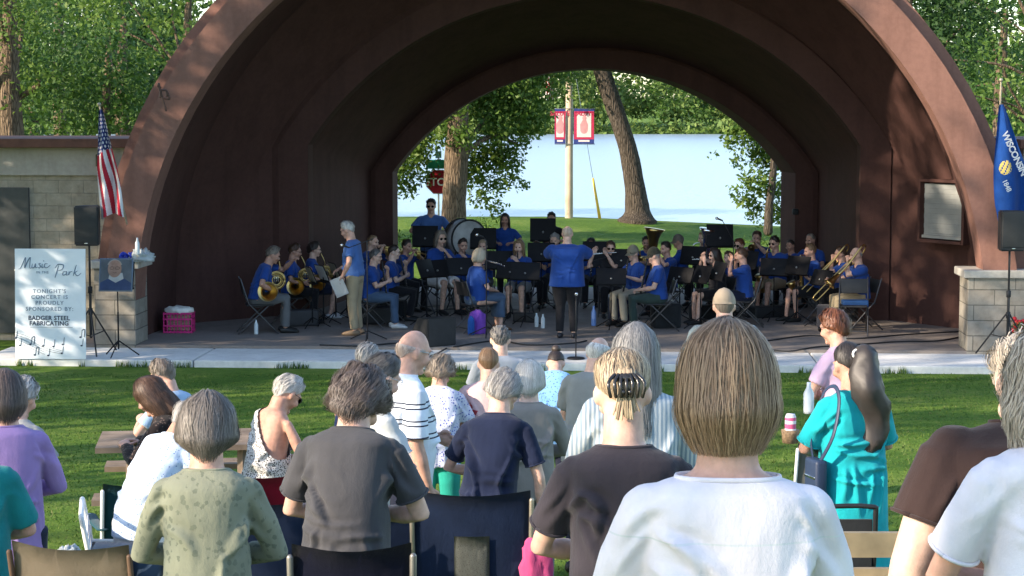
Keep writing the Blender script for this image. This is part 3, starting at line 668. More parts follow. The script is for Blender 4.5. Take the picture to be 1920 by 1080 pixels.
def torso_rings(P, sw, bwid, bdep, belly, lo, mul=1.0, hunch=0, hemw=.172, neck=0):
    """rings round the spine polyline P[0..2]; lo = how far below the hip the hem lies"""
    sp = smooth_pts(P, 8); L = [0]
    for a, b in zip(sp, sp[1:]): L.append(L[-1] + (b - a).length)
    def pos(s):
        d = s * L[-1]
        if d <= 0: return sp[0] + (V((0, 0, 1)) * d), (sp[1] - sp[0]).normalized() * .4 + V((0, 0, .6))
        for i in range(len(sp) - 1):
            if L[i + 1] >= d: k = (d - L[i]) / (L[i + 1] - L[i]); return sp[i].lerp(sp[i + 1], k), sp[min(i + 2, len(sp) - 1)] - sp[max(i - 1, 0)]
        return sp[-1] + (sp[-1] - sp[-2]).normalized() * (d - L[-1]), sp[-1] - sp[-3]
    S = [(lo, hemw * bwid, .13 * bdep + belly * .5, belly * .3), (lo * .4, .172 * bwid, .128 * bdep + belly * .6, belly * .4), (.1, .168 * bwid, .122 * bdep + belly * .8, belly * .6), (.3, .162 * bwid, .116 * bdep + belly, belly * .8), (.5, .158 * bwid, .112 * bdep + belly * .8, belly * .6),
         (.68, .166 * bwid, .118 * bdep + belly * .3, .01), (.80, max(.168 * bwid, sw * .90), .113 * bdep, .0), (.855, sw * 1.07, .098 * bdep, -.012), (.905, sw * 1.01, .088, -.018), (.95, sw * .79, .073, -.014), (.985, sw * .52, .063, -.008), (1.02, .066, .058, -.002), (1.04, .060, .057, .0)]
    out = []
    if neck == 1: S = S[:-2] + [(.998, .088, .062, -.004)]
    if neck == 2: S = S[:-3] + [(.966, sw * .62, .068, -.012)]
    for s, a, b, off in S:
        c, t = pos(s); t = t.normalized(); x = V((1, 0, 0)); y = t.cross(x).normalized() * -1 if t.cross(x).y < 0 else t.cross(x).normalized()
        if y.y < 0: y = -y
        ring = []
        for k in range(24):
            an = 2 * math.pi * k / 24; ca, sa = math.cos(an), math.sin(an)
            e = .85; ca = math.copysign(abs(ca) ** e, ca); sa = math.copysign(abs(sa) ** e, sa)
            ring.append(c + x * a * mul * ca + y * (b * mul * sa + off))
        out.append(ring)
    return out
PCOUNT = [0]
def person(label, px, ytop, Y, face=0, pose='stand', lean=4, hp=5, yaw=0, roll=0, sex='f', sw=None, bwid=1.0, bdep=1.0, belly=.02, arms='clasp', hair='short', hcol=((.16, .12, .09), (.26, .2, .15)),
           shirt=None, sleeve='short', hem=-.22, bottom='trousers', bot=None, shoes=None, tone=0, cap=None, glasses=None, near=0, strands=220, group=None, tail=None, hmul=1.0, hairkw=None, knee=(.11, .43), sc=None, scr=(.86, 1.14), sink=0, z0=None, handobj=None, neckskin=True, sl_len=.72, wr=.006, lean2=None, sidelean=0, look=0, nk=.102, neckl=1):
    """places a whole person so that the crown of the head stands at the photo's pixel, feet on the ground"""
    PCOUNT[0] += 1; seed = PCOUNT[0]
    vox = .009 if near else (.0125 if pose == 'stand' else .0135)
    l = R(lean); l2 = R(lean2 if lean2 is not None else lean * 1.25); hpR = R(hp)
    sw = sw or (.158 if sex == 'f' else .180)
    hz = HIPZ[pose]; P0 = V((0, 0, hz)); P1 = P0 + spine_dir(l * .75) * .27 + V((sidelean * .5, 0, 0)); P2 = P1 + spine_dir(l2) * .255 + V((sidelean * .5, 0, 0))
    nd = spine_dir(.5 * l2 + .5 * hpR); HM = Matrix.Translation(P2 + nd * nk + Matrix.Rotation(-hpR, 3, 'X') @ V((0, .018, .052))) @ Matrix.Rotation(R(yaw), 4, 'Z') @ Matrix.Rotation(R(roll), 4, 'Y') @ Matrix.Rotation(-hpR, 4, 'X')
    Hc = HM.translation; Ht = max((HM @ V((0, y, HC * math.sqrt(max(0, 1 - (y / HB) ** 2))))).z for y in (-.09, -.06, -.03, 0, .03)) + (.012 if hair not in ('bald', 'crop') else 0)
    # scale and place
    rz = R(face); Rm = Matrix.Rotation(rz, 3, 'Z'); scl = 1.0
    gz0 = ground(0, Y) if z0 is None else z0
    off = Rm @ V((Hc.x, Hc.y, 0))
    if sc: scl = sc
    else:
        for _ in range(3):
            pt = at(px, ytop, Y + off.y * scl); scl = (pt.z - gz0) / Ht
        if not scr[0] <= scl <= scr[1]: print('SCALE', round(scl, 2), label); scl = min(max(scl, scr[0]), scr[1])
    pt = at(px, ytop, Y + off.y * scl); 
    root = empty('person', (pt.x - off.x * scl, Y, gz0 - sink), rz, label, 'person', group); root.scale = (scl,) * 3
    sd = (P2 - P1).normalized(); shc = P2 - sd * .078 + V((0, -.012, 0))
    # ---- arms
    armj = []
    for s in (-1, 1):
        S = shc + V((s * sw, 0, 0)); h = Hc
        A = arms if not isinstance(arms, dict) else arms.get(s, 'hang')
        cur = 35; nr = V((0, -.3, -1)); pole = V((s * .8, -.5, -.6))
        if A == 'clasp': W = V((s * .05, P1.y + .24, hz + .14 if pose == 'stand' else hz + .1)); nr = V((-s, 0, -.2)); pole = V((s * 1.0, -.4, -.3))
        elif A == 'front': W = V((s * .11, P1.y + .28, P1.z + .02)); nr = V((0, -.2, -1)); pole = V((s * 1.0, -.5, -.5))
        elif A == 'hang': W = S + V((s * .045, .05, -.535)); nr = V((-s, 0, 0)); pole = V((s * .3, -1, 0)); cur = 28
        elif A == 'lap': W = V((s * .09, .30, hz + .13)); nr = V((0, 0, -1))
        elif A == 'clarinet': W = h + V((s * .02, .20, -.33 - .09 * s)); nr = V((-s, -.4, 0)); pole = V((s * .8, -.3, -.8))
        elif A == 'flute': W = h + (V((.30, .10, -.09)) if s > 0 else V((.06, .17, -.11))); nr = V((0, .4, 1)) if s < 0 else V((0, -.6, -.6)); pole = V((s * .6, .1, -1))
        elif A == 'trumpet': W = h + V((s * .035, .20, -.11)); nr = V((-s, 0, 0)); pole = V((s * .9, 0, -.8)); cur = 55
        elif A == 'sax': W = V((.15 if s > 0 else .06, .22, hz + (.13 if s > 0 else .34))); nr = V((-s, 0, 0)); cur = 45
        elif A == 'horn': W = V((.20, .25, hz + .16)) if s > 0 else V((-.08, .30, hz + .34)); nr = V((-s, 0, 0)); cur = 45
        elif A == 'trombone': W = h + (V((.16, .38, -.42)) if s > 0 else V((.03, .13, -.11))); nr = V((-s, 0, 0)); pole = V((s * .7, .2, -1)); cur = 60
        elif A == 'baton': W = V((s * .15, P1.y + .42, P1.z + .10)); pole = V((s, -.4, -.4))
        elif A == 'perc': W = V((s * .16, P1.y + .30, P1.z - .04)); pole = V((s, -.4, -.4))
        elif isinstance(A, tuple): W = V(A[:3]); nr = V(A[3]) if len(A) > 3 else nr; pole = V(A[4]) if len(A) > 4 else pole
        E, W = ik(S, W, .29, .25, pole); armj.append((s, S, E, W, nr, cur))
    # ---- legs
    legj = []
    for s in (-1, 1):
        H = V((s * .088 * min(1.15, bwid), 0, hz - .02))
        if pose == 'stand': K, An = V((s * .10, .02, .49)), V((s * .105, -.02, .085))
        else: K, An = V((s * knee[0], knee[1], .515)), V((s * (knee[0] + .005), knee[1] + random.uniform(-.10, .05), .085))
        legj.append((s, H, K, An))
    # ---- body: one continuous surface
    bm = bmesh.new(); head_bm(bm, HM)
    nb = HM @ V((0, -.022, -.06)); tube(bm, [P2 - sd * .07, P2 + (nb - P2) * .35, nb], [.076, .063, .061] if sex == 'f' else [.076, .066, .064], 14)
    loft(bm, torso_rings([P0, P1, P2], sw, bwid, bdep, belly, -.1, .85))
    fat = 1 + (bwid - 1) * .8
    for s, S, E, W, nr, cur in armj:
        m = .92 if sex == 'f' else 1.05
        tube(bm, [S.lerp(E, .04), S.lerp(E, .5), E, E.lerp(W, .35), W], [.034 * m * fat, .044 * m * fat, .038 * m * fat, .039 * m * fat, .026 * m], 12)
        d = (W - E).normalized(); tube(bm, [W, W + d * .05], [(.03, .02), (.036, .017)], 10, up=(nr - d * nr.dot(d)))
    for s, H, K, An in legj:
        ca = K.lerp(An, .3) + V((0, -.012, 0))
        tube(bm, [H, H.lerp(K, .5), K, ca, K.lerp(An, .75), An], [.082 * fat, .072 * fat, .054, .052, .037, .034], 12)
        tube(bm, [An + V((0, -.03, -.04)), An + V((0, .06, -.05)), An + V((0, .14, -.06))], [(.032, .032), (.038, .028), (.036, .018)], 10, up=(0, 0, 1))
    me = remesh(bm, vox, 3)
    hb = []
    for s, S, E, W, nr, cur in armj: hb.append(hand_bm(W, W - E, nr, s, cur))
    b2 = bmesh.new(); b2.from_mesh(me); bpy.data.meshes.remove(me); b2 = join(b2, *hb)
    inv = HM.inverted(); 
    for f in b2.faces:
        c = f.calc_center_median()
        if (c - Hc).length < .16:
            q = inv @ c
            if q.y > .07:
                if abs(abs(q.x) - .032) < .014 and abs(q.z - .010) < .008: f.material_index = 1
                elif abs(q.x) < .024 and abs(q.z + .057) < .007: f.material_index = 2
    link('body', b2, [skin(tone), EYE, LIP], root)
    # ---- clothes
    if shirt:
        bm = bmesh.new(); loft(bm, torso_rings([P0, P1, P2], sw, bwid, bdep, belly, hem if pose == 'stand' else -.04, 1.03, hemw=.18 if hem > -.5 else .215, neck=neckl))
        for s, S, E, W, nr, cur in armj:
            k = 1.0 if sex == 'f' else 1.1
            if sleeve == 'none': ball(bm, S - V((s * .035, 0, .01)), (.035, .05, .05)); continue
            if sleeve == 'one' and s > 0: continue
            r0 = .050 * k * fat
            ball(bm, S - V((s * .012, 0, .002)), r0 * 1.0)
            if sleeve == 'long': tube(bm, [S, S.lerp(E, .5), E, E.lerp(W, .5), W], [r0, .058 * fat, .052 * fat, .048, .040], 12, round_cap=True)
            else: e = S.lerp(E, sl_len); tube(bm, [S, S.lerp(e, .6), e], [r0, .058 * k * fat, .062 * k * fat], 12, round_cap=False)
        me = remesh(bm, .009 if near else .0125, 4)
        if sleeve == 'one':       # bare right shoulder blade
            b2 = bmesh.new(); b2.from_mesh(me)
            top = P2.z
            bmesh.ops.delete(b2, geom=[v for v in b2.verts if v.co.z > (hz + .38 + (-.50 if False else -1.35) * (v.co.x - .02)) and v.co.x > -.5], context='VERTS'); b2.to_mesh(me); b2.free()
        wrinkle(me, wr * .28, seed); folds(me, wr * (2.4 if near else 2.2), seed, P2.z - .05, hz, sw); so_ = link('shirt' if hem > -.5 else 'tunic', me, shirt, root)
        if near and sleeve != 'one':
            rg = torso_rings([P0, P1, P2], sw, bwid, bdep, belly, -.1, 1.035, neck=neckl)[-2 if neckl == 1 else -1]; bm = bmesh.new(); tube(bm, rg + rg[:2], (.004, .006), 6, round_cap=False); link('collar', bm, shirt, so_)
            if sleeve == 'short':
                for s, S, E, W, nr, cur in armj:
                    e = S.lerp(E, sl_len - .01); d = (E - S).normalized(); x = d.orthogonal().normalized(); y = d.cross(x); rr_ = .0605 * (1.0 if sex == 'f' else 1.1) * fat; bm = bmesh.new()
                    tube(bm, [e + (x * math.cos(a) + y * math.sin(a)) * rr_ for a in [i * math.pi / 10 for i in range(21)]], .005, 6, round_cap=False); link('sleeve_hem', bm, shirt, so_)
    bot = bot or cloth('black_trousers', (.014, .014, .017))
    if bottom in ('trousers', 'shorts', 'capri'):
        bm = bmesh.new()
        for s, H, K, An in legj:
            if bottom == 'shorts': e = H.lerp(K, .88); tube(bm, [H + V((0, 0, .02)), H.lerp(K, .5), e], [.105 * fat, .096 * fat, .088 * fat], 14, round_cap=False)
            else:
                e = K.lerp(An, .97 if bottom == 'trousers' else .6); tube(bm, [H + V((0, 0, .02)), H.lerp(K, .5), K, K.lerp(An, .5), e], [.103 * fat, .09 * fat, .076, .068, .062], 14, round_cap=False)
        ball(bm, P0 + V((0, -.0, -.03)), (.158 * bwid, .112 * bdep + belly * .4, .12), None, 20, 12)
        if pose == 'stand': loft(bm, [[V((.158 * bwid * math.cos(a), (.106 * bdep + belly * .4) * math.sin(a) + z * .2, hz + z)) for a in [2 * math.pi * i / 20 for i in range(20)]] for z in (-.06, .09)])
        me = remesh(bm, .0125, 4); wrinkle(me, .005, seed + 50); link('shorts' if bottom == 'shorts' else 'trousers', me, bot, root)
    elif bottom == 'skirt':
        rings = []; 
        if pose == 'sit':
            for y, wx, hz_ in ((-.14, .15, .10), (0, .19, .13), (.2, .20, .11), (knee[1] + .03, .20, .085)): rings.append([V((wx * math.cos(a), y, .53 + hz_ * math.sin(a))) for a in [2 * math.pi * i / 20 for i in range(20)]])
            bm = bmesh.new(); loft(bm, rings); rings = [[V((.20 * math.cos(a), knee[1] - .02 + .085 * math.sin(a), z)) for a in [2 * math.pi * i / 20 for i in range(20)]] for z in (.55, .22)]; loft(bm, rings)
        else:
            bm = bmesh.new(); loft(bm, [[V((wx * bwid * math.cos(a), wy * math.sin(a), z)) for a in [2 * math.pi * i / 24 for i in range(24)]] for z, wx, wy in ((1.0, .15, .12), (.88, .18, .15), (.6, .20, .17), (.32, .225, .19))])
        me = remesh(bm, .0135, 4); wrinkle(me, .007, seed + 50); link('skirt', me, bot, root)
    for s, H, K, An in legj:
        bm = bmesh.new(); f = An + V((0, 0, -.04))
        tube(bm, [f + V((0, -.055, 0)), f + V((0, .02, .002)), f + V((0, .10, -.008)), f + V((0, .175, -.018))], [(.036, .042), (.043, .044), (.047, .034), (.038, .022)], 12, up=(0, 0, 1))
        for v in bm.verts: v.co.z = max(v.co.z, .004)
        link('shoe', bm, shoes or mat('black_shoe', (.02, .02, .02), .5), root)
        bm = bmesh.new(); tube(bm, [(f.x, f.y - .06, .012), (f.x, f.y + .1, .012), (f.x, f.y + .19, .012)], [(.042, .013), (.05, .013), (.04, .013)], 12, up=(0, 0, 1))
    # ---- hair
    hm = island('hair_%d_%d_%d' % tuple(int(x * 1000) for x in hcol[0]), [tuple(hcol[0]), tuple(a + (b - a) * .5 for a, b in zip(*hcol)), tuple(hcol[1])], .5, 0, .45)
    if hair != 'none':
        S = dict(HS[hair]); S.update(dict(th=.006, cu=.002) if cap else {}); S.update(hairkw or {}); bald = 'st' in S
        bm = bmesh.new(); na, ns = 56, 16; az = [-180 + 360 * i / na for i in range(na)]
        if S['f'] > 900: az = [a for a in az if abs(a) >= 62]
        rows = []
        for a in az:
            p = hair_path(a, S, ns); q = []
            for i, c in enumerate(p):
                cu = S['cu']; nz = noise.noise(c * (26 if cu > .01 else 14) + V((seed, 0, 0))); nrm = V((c.x, c.y, c.z * .7)).normalized()
                q.append(HM @ (c + nrm * nz * cu * 1.3))
            rows.append(q)
        closed = S['f'] < 900
        vr = [[bm.verts.new(c) for c in r] for r in rows]
        for i in range(len(vr) if closed else len(vr) - 1):
            a, b = vr[i], vr[(i + 1) % len(vr)]
            for j in range(ns): bm.faces.new((a[j], a[j + 1], b[j + 1], b[j]))
        # thickness: an inner wall folded in under the ends
        inn = [[bm.verts.new(HM @ ((HM.inverted() @ r[-1].co) * .0 + (HM.inverted() @ r[k].co) * f_)) for k, f_ in ((ns, .90), (ns // 2, .90))] for r in vr]
        for i in range(len(vr) if closed else len(vr) - 1):
            j = (i + 1) % len(vr); bm.faces.new((vr[i][ns], inn[i][0], inn[j][0], vr[j][ns])); bm.faces.new((inn[i][0], inn[i][1], inn[j][1], inn[j][0]))
        bmesh.ops.remove_doubles(bm, verts=bm.verts, dist=.0004)
        if tail: tail(bm, HM)
        ho = link('hair', bm, hm, root)
        # strands
        g = random.Random(seed); VS = []; nst = strands if not near else strands
        ww = (S.get('w', .0013) if near else .0032)
        for _ in range(nst):
            a = g.choice(az) + g.uniform(-4, 4) if not closed else g.uniform(-180, 180); s0 = g.uniform(0, .55); s1 = min(1 + g.uniform(0, .11) * (hair_end(a, S)[1] > .03), s0 + g.uniform(.4, 1.1)) 
            cu = S['cu']; p = hair_path(a, S, 9, None, s0, s1, (g.uniform(-.001, .0022) if g.random() < .95 else g.uniform(.003, .010)) + (g.uniform(0, .012) if cu > .01 else 0)); ph = g.uniform(0, 6.28); fr = g.uniform(.6, 1.3)
            pts = []
            for i, c in enumerate(p):
                nrm = V((c.x, c.y, c.z * .7)).normalized(); tan = V((c.y, -c.x, 0))
                jit = math.sin(ph + i * fr) * (cu * .8 + .0012); nz = noise.noise(c * (26 if cu > .01 else 14) + V((seed, 0, 0)))
                if tan.length > 1e-4: c = c + tan.normalized() * jit
                pts.append(HM @ (c + nrm * (nz * cu * 1.3 + (math.cos(ph + i * fr) * cu * .5 if cu > .01 else 0))))
            wd = ww * g.uniform(.6, 1.5)
            L, Rr = [], []
            for i, c in enumerate(pts):
                t = (pts[min(i + 1, 9)] - pts[max(i - 1, 0)]); nrm = (c - Hc); sd_ = t.cross(nrm)
                sd_ = sd_.normalized() if sd_.length > 1e-7 else V((1, 0, 0)); k = wd * (1 - .6 * (i / 9) ** 2)
                L.append(c - sd_ * k); Rr.append(c + sd_ * k)
            VS.append((L, Rr))
        me = bpy.data.meshes.new('strands'); vv, ff = [], []
        for L, Rr in VS:
            b = len(vv); n = len(L)
            for a, c in zip(L, Rr): vv += [a, c]
            ff += [(b + 2 * i, b + 2 * i + 1, b + 2 * i + 3, b + 2 * i + 2) for i in range(n - 1)]
        me.from_pydata(vv, [], ff); me.update(); link('strands', me, hm, ho)
    # ---- cap, glasses
    if cap:
        bm = bmesh.new(); rings = []
        for ph in (2, 25, 48, 66, 80, 88): rings.append([HM @ V(((HA + .016) * math.sin(R(ph)) * math.cos(a), (HB + .017) * math.sin(R(ph)) * math.sin(a) - .004, (HC + .015) * math.cos(R(ph)) + .012)) for a in [2 * math.pi * i / 24 for i in range(24)]])
        loft(bm, rings, cap=False); bmesh.ops.solidify(bm, geom=bm.faces[:], thickness=.004)
        co = link('cap', bm, cap, root)
        bm = bmesh.new(); br = []
        for j, e in enumerate((0, .035, .075)): br.append([HM @ V(((HA + .012) * math.cos(a) * (1 - .12 * j), (HB + .012) * math.sin(a) + e * math.sin(a) ** .5, .016 - .012 * j - .008 * abs(math.cos(a)) * j)) for a in [math.pi * (i + .5) / 14 for i in range(14)]])
        loft(bm, br, cap=False, closed=False); bmesh.ops.solidify(bm, geom=bm.faces[:], thickness=.004); link('brim', bm, cap, co)
    if glasses:
        bm = bmesh.new()
        for s in (-1, 1):
            c = V((s * .034, .101, .010)); rim = [HM @ (c + V((.026 * math.cos(a), -.006 * abs(math.cos(a)), .020 * math.sin(a)))) for a in [2 * math.pi * i / 12 for i in range(13)]]
            tube(bm, rim, .0022, 5); tube(bm, [HM @ V((s * .06, .094, .014)), HM @ V((s * .082, .05, .014)), HM @ V((s * .084, -.012, .008))], .0022, 5)
        tube(bm, [HM @ V((-.009, .104, .013)), HM @ V((.009, .104, .013))], .0022, 5)
        go = link('glasses', bm, BLACK if glasses != 'wire' else STEEL, root)
        if glasses == 'sun':
            bm = bmesh.new()
            for s in (-1, 1): bm.faces.new([bm.verts.new(HM @ (V((s * .034, .1012, .010)) + V((.026 * math.cos(a), -.006 * abs(math.cos(a)), .020 * math.sin(a))))) for a in [2 * math.pi * i / 14 for i in range(14)]])
            bmesh.ops.solidify(bm, geom=bm.faces[:], thickness=.002); link('lenses', bm, LENS, go)
    bpy.context.view_layer.update() if False else None
    root_m = Matrix.Translation(root.location) @ Matrix.Rotation(rz, 4, 'Z') @ Matrix.Scale(scl, 4)
    return dict(o=root, M=root_m, HM=HM, hip=P0, sc=scl, arms={a[0]: a for a in armj}, P1=P1, P2=P2, label=label, seed=seed)

# ================================================================== THE AUDIENCE (seen from behind, standing with bowed heads)
GREY = ((.15, .145, .14), (.44, .42, .40)); WHITE = ((.34, .32, .29), (.70, .67, .62)); GBR = ((.11, .085, .065), (.24, .20, .165))
BRN = ((.045, .024, .016), (.12, .065, .04)); DRK = ((.014, .010, .009), (.05, .035, .028)); BLOND = ((.20, .13, .075), (.42, .31, .20)); LBR = ((.13, .075, .04), (.28, .18, .10)); RED = ((.09, .028, .014), (.20, .075, .035)); DGR = ((.055, .05, .048), (.17, .16, .15))
DENIM = cloth('blue_denim', (.06, .10, .17)); KHAKI = cloth('khaki_cotton', (.32, .26, .17)); NAVYT = cloth('navy_trousers', (.012, .016, .035)); GREYT = cloth('grey_trousers', (.13, .135, .14)); GREEN = cloth('sea_green_trousers', (.02, .30, .24)); WHT = cloth('white_trousers', (.72, .70, .68))
AG = 'people standing in the audience'
def aud(label, px, ytop, Y, face=0, **k):
    k.setdefault('group', AG); k.setdefault('hp', 24); k.setdefault('lean', 7); k.setdefault('bottom', 'trousers'); k.setdefault('bot', NAVYT); k.setdefault('nk', .088)
    return person(label, px, ytop, Y, face, **k)
# nearest row
A_white = aud('person with a smooth brown bob in a white blouse, biggest figure of the crowd', 1364, 610, 3.8, -2, near=1, wr=.0065, nk=.118, neckl=2, hp=8, lean=3, bwid=1.05, sw=.170, hair='bob', strands=11000, hcol=((.13, .072, .037), (.38, .25, .15)), shirt=cloth('white_cotton', (.81, .76, .81), 'bands', (.69, .69, .71), [(1.284, 1.288)]), sleeve='long', hem=-.3, tone=0, hairkw=dict(th=.028, hs=.10, hb=.10, fl=.07, w=.0010, **{'in': .17}))
def claw(bm, HM): pass
A_char = aud('person in a charcoal tee with blond streaked hair pinned up in a dark claw clip', 1167, 660, 5.5, 2, near=1, wr=.008, nk=.108, hp=20, lean=5, bwid=1.0, bdep=1.1, sw=.162, hair='updo', strands=3600, hcol=((.075, .05, .035), (.55, .43, .28)), shirt=cloth('charcoal_tee', (.040, .034, .042)), tone=1, hairkw=dict(th=.024))
def claw_clip(P):
    HM = P['HM']; bm = bmesh.new(); q = lambda *a: HM @ V(a)
    tube(bm, [q(-.03, -.122, .018), q(0, -.135, .02), q(.03, -.122, .018)], [.010, .014, .010], 8)
    for i in range(7):
        x = -.042 + i * .014; tube(bm, smooth_pts([q(x * .8, -.130, .030), q(x * 1.3, -.148, .0), q(x * 1.15, -.136, -.040)], 3), .0058, 6)
    ball(bm, q(-.010, -.137, -.026), .010); ball(bm, q(.012, -.137, -.026), .010)
    o = link('hair_clip', bm, mat('clip_black', (.02, .018, .016), .22, spec=.6), P['o'])
    bm = bmesh.new(); g = random.Random(9)
    for i in range(54):
        x = g.uniform(-.030, .030); e = g.uniform(-.5, .5); y = -.010 * (1 - (x / .03) ** 2)
        tube(bm, smooth_pts([q(x * .9, -.092 + y, .070), q(x, -.119 + y, .035), q(x * .75, -.121 + y, -.01), q(x * .8 + e * .01, -.116 + y, -.045), q(x * 1.1 + e * .02, -.105, -.075 - g.uniform(0, .03))], 3), .0030, 5)
    link('hair_twist', bm, bpy.data.objects[P['o'].children[0].name].data.materials[0] if 0 else [c for c in P['o'].children if c.name.startswith('hair')][0].data.materials[0], P['o'])
claw_clip(A_char)
aud('person in a white top with long wavy grey hair at the right edge', 1984, 622, 4.3, 8, near=1, nk=.066, hp=6, lean=2, bwid=1.0, sw=.17, hair='mid', strands=3000, hcol=((.26, .21, .16), (.55, .48, .39)), shirt=cloth('white_tee', (.79, .75, .80)), hem=-.3, hairkw=dict(cu=.014, th=.034))
aud('heavy person in a dark brown tee with a bare arm near the right edge', 1932, 632, 4.7, 6, near=1, hp=42, lean=8, nk=.05, bwid=1.55, bdep=1.4, sw=.235, hair='short', hcol=((.24, .20, .16), (.50, .44, .36)), shirt=cloth('brown_tee', (.042, .026, .024)), arms={-1: (-.36, .06, .80), 1: 'hang'}, tone=3, sl_len=.62)
# second row
A_green = aud('person in a sage green patterned long sleeved top with a short grey brown bob', 388, 745, 6.2, 4, near=1, wr=.009, nk=.088, hp=18, lean=6, bwid=.98, bdep=1.15, sw=.155, hair='shortbob', strands=2600, hcol=((.06, .05, .042), (.19, .165, .145)), shirt=cloth('sage_floral', (.225, .235, .17), 'floral', (.15, .165, .12), 30, thr=.80), sleeve='long', tone=0, hairkw=dict(hs=.05, hb=.075, th=.040))
A_grey = aud('person in a dark grey tee with curly brown hair, bending forward', 672, 700, 7.0, -10, near=1, wr=.009, nk=.074, hp=42, lean=16, bwid=1.0, bdep=1.15, sw=.165, hair='curly', strands=2600, sex='m', hcol=((.06, .045, .038), (.17, .13, .11)), shirt=cloth('dark_grey_tee', (.060, .060, .066)), tone=1, hem=-.16)
aud('person in a lavender long sleeved top with a dark bob at the left edge', 8, 697, 8.6, 15, near=1, hp=10, lean=5, bwid=1.05, hair='bob', strands=1500, hcol=((.04, .03, .028), (.12, .09, .08)), shirt=cloth('lavender_knit', (.30, .20, .44)), sleeve='long', hem=-.45, bot=NAVYT, hairkw=dict(hs=.08, hb=.10))
aud('person in a teal tee cut off by the left edge of the crowd', -62, 770, 7.2, 5, hp=20, lean=6, bwid=1.15, sw=.18, hair='short', hcol=GREY, shirt=cloth('teal_tee', (.01, .20, .21)), sl_len=.85)
aud('person with pale grey hair hidden behind the lavender top', 42, 768, 10.5, -20, hp=25, lean=6, hair='fluffy', hcol=GREY, shirt=cloth('grey_blouse', (.3, .3, .3)))
A_long = aud('person in a blue and white striped shirt with long straight grey hair', 1192, 610, 8.2, 0, near=1, hp=8, lean=4, bwid=1.1, sw=.172, hair='long', strands=2600, hcol=((.11, .11, .115), (.24, .235, .23)), shirt=cloth('blue_white_stripe', (.50, .54, .56), 'vstripe', (.24, .31, .38), 17), sleeve='long', hem=-.3)
# third row
A_navy = aud('person with short grey hair in a navy top bending over a camp chair', 942, 700, 9.6, -12, hp=38, lean=13, roll=8, sidelean=.05, bwid=.92, hair='fluffy', strands=900, near=1, wr=.008, nk=.076, hcol=GREY, shirt=cloth('navy_top', (.012, .018, .045)), arms={-1: 'clasp', 1: (.33, .16, .62)}, bot=GREYT, tone=1, hem=-.18)
aud('person in a pale blue floral blouse and white trousers leaning behind the sage green top', 352, 800, 9.4, -35, hp=45, lean=34, hair='short', hcol=GREY, near=1, shirt=cloth('pale_blue_floral', (.52, .62, .76), 'floral', (.14, .22, .42), 60, thr=0.69), bot=WHT, arms={-1: 'hang', 1: 'clasp'}, tone=2)
aud('person with grey hair in an off white shirt standing behind the dark grey tee', 716, 665, 9.7, -55, hp=26, lean=10, sex='m', bwid=1.08, hair='short', strands=800, hcol=DGR, near=1, shirt=cloth('off_white_shirt', (.55, .57, .56)), glasses='wire', tone=1)
A_polo = aud('bald person with glasses in a white polo with thin dark stripes', 774, 620, 10.8, -62, near=1, nk=.072, hp=17, lean=5, sex='m', bwid=1.06, belly=.05, hair='bald', strands=300, hcol=((.30, .22, .18), (.46, .38, .33)), shirt=cloth('striped_polo', (.70, .76, .84), 'bands', (.02, .025, .05), [(1.25, 1.258), (1.275, 1.283), (1.16, 1.168), (1.185, 1.193), (1.07, 1.078), (1.095, 1.103)]), arms={-1: 'clasp', 1: 'hang'}, glasses='wire', tone=0, sl_len=.9)
aud('person with white hair in a taupe grey jumper beside the navy top', 992, 678, 11.2, 0, near=1, hp=12, lean=5, bwid=1.0, hair='shortbob', strands=900, hcol=WHITE, shirt=cloth('taupe_jumper', (.26, .235, .21)), sleeve='long', tone=3, bot=GREYT)
A_dots = aud('person with cropped silver hair in a black and white speckled one shoulder top', 538, 706, 11.2, -48, near=1, nk=.072, hp=40, lean=14, bwid=.98, hair='short', strands=900, hcol=((.30, .28, .26), (.68, .66, .62)), shirt=cloth('speckled_top', (.62, .61, .60), 'floral', (.012, .012, .014), 85, thr=0.89), sleeve='one', glasses='sun', bot=cloth('black_trousers', (.014, .014, .017)), tone=2, arms='clasp', hairkw=dict(th=.020))
A_brun = aud('person with long reddish brown hair in a black lacy top looking down at their hands', 282, 714, 11.0, 78, near=1, hp=34, lean=12, bwid=1.0, hair='mid', strands=1200, hcol=BRN, shirt=cloth('black_lace', (.016, .012, .012), 'dots', (.10, .07, .06), 48, thr=.32), arms='front', tone=0, sleeve='long', hairkw=dict(th=.03))
aud('person in a light blue denim shirt behind the reddish brown hair, at the picnic table', 306, 752, 12.6, 60, hp=30, lean=12, hair='short', hcol=GBR, shirt=cloth('light_denim_shirt', (.30, .42, .58)), arms='front', sleeve='short')
A_teal = aud('person in a long teal dress with a dark grey ponytail and a shoulder bag', 1592, 642, 10.3, 16, near=1, hp=18, lean=5, bwid=1.12, belly=.04, hair='updo', strands=900, hcol=((.010, .008, .008), (.055, .046, .042)), shirt=cloth('teal_dress', (.01, .33, .37)), hem=-1.15, sl_len=.85, bottom='none', tone=2, wr=.011)
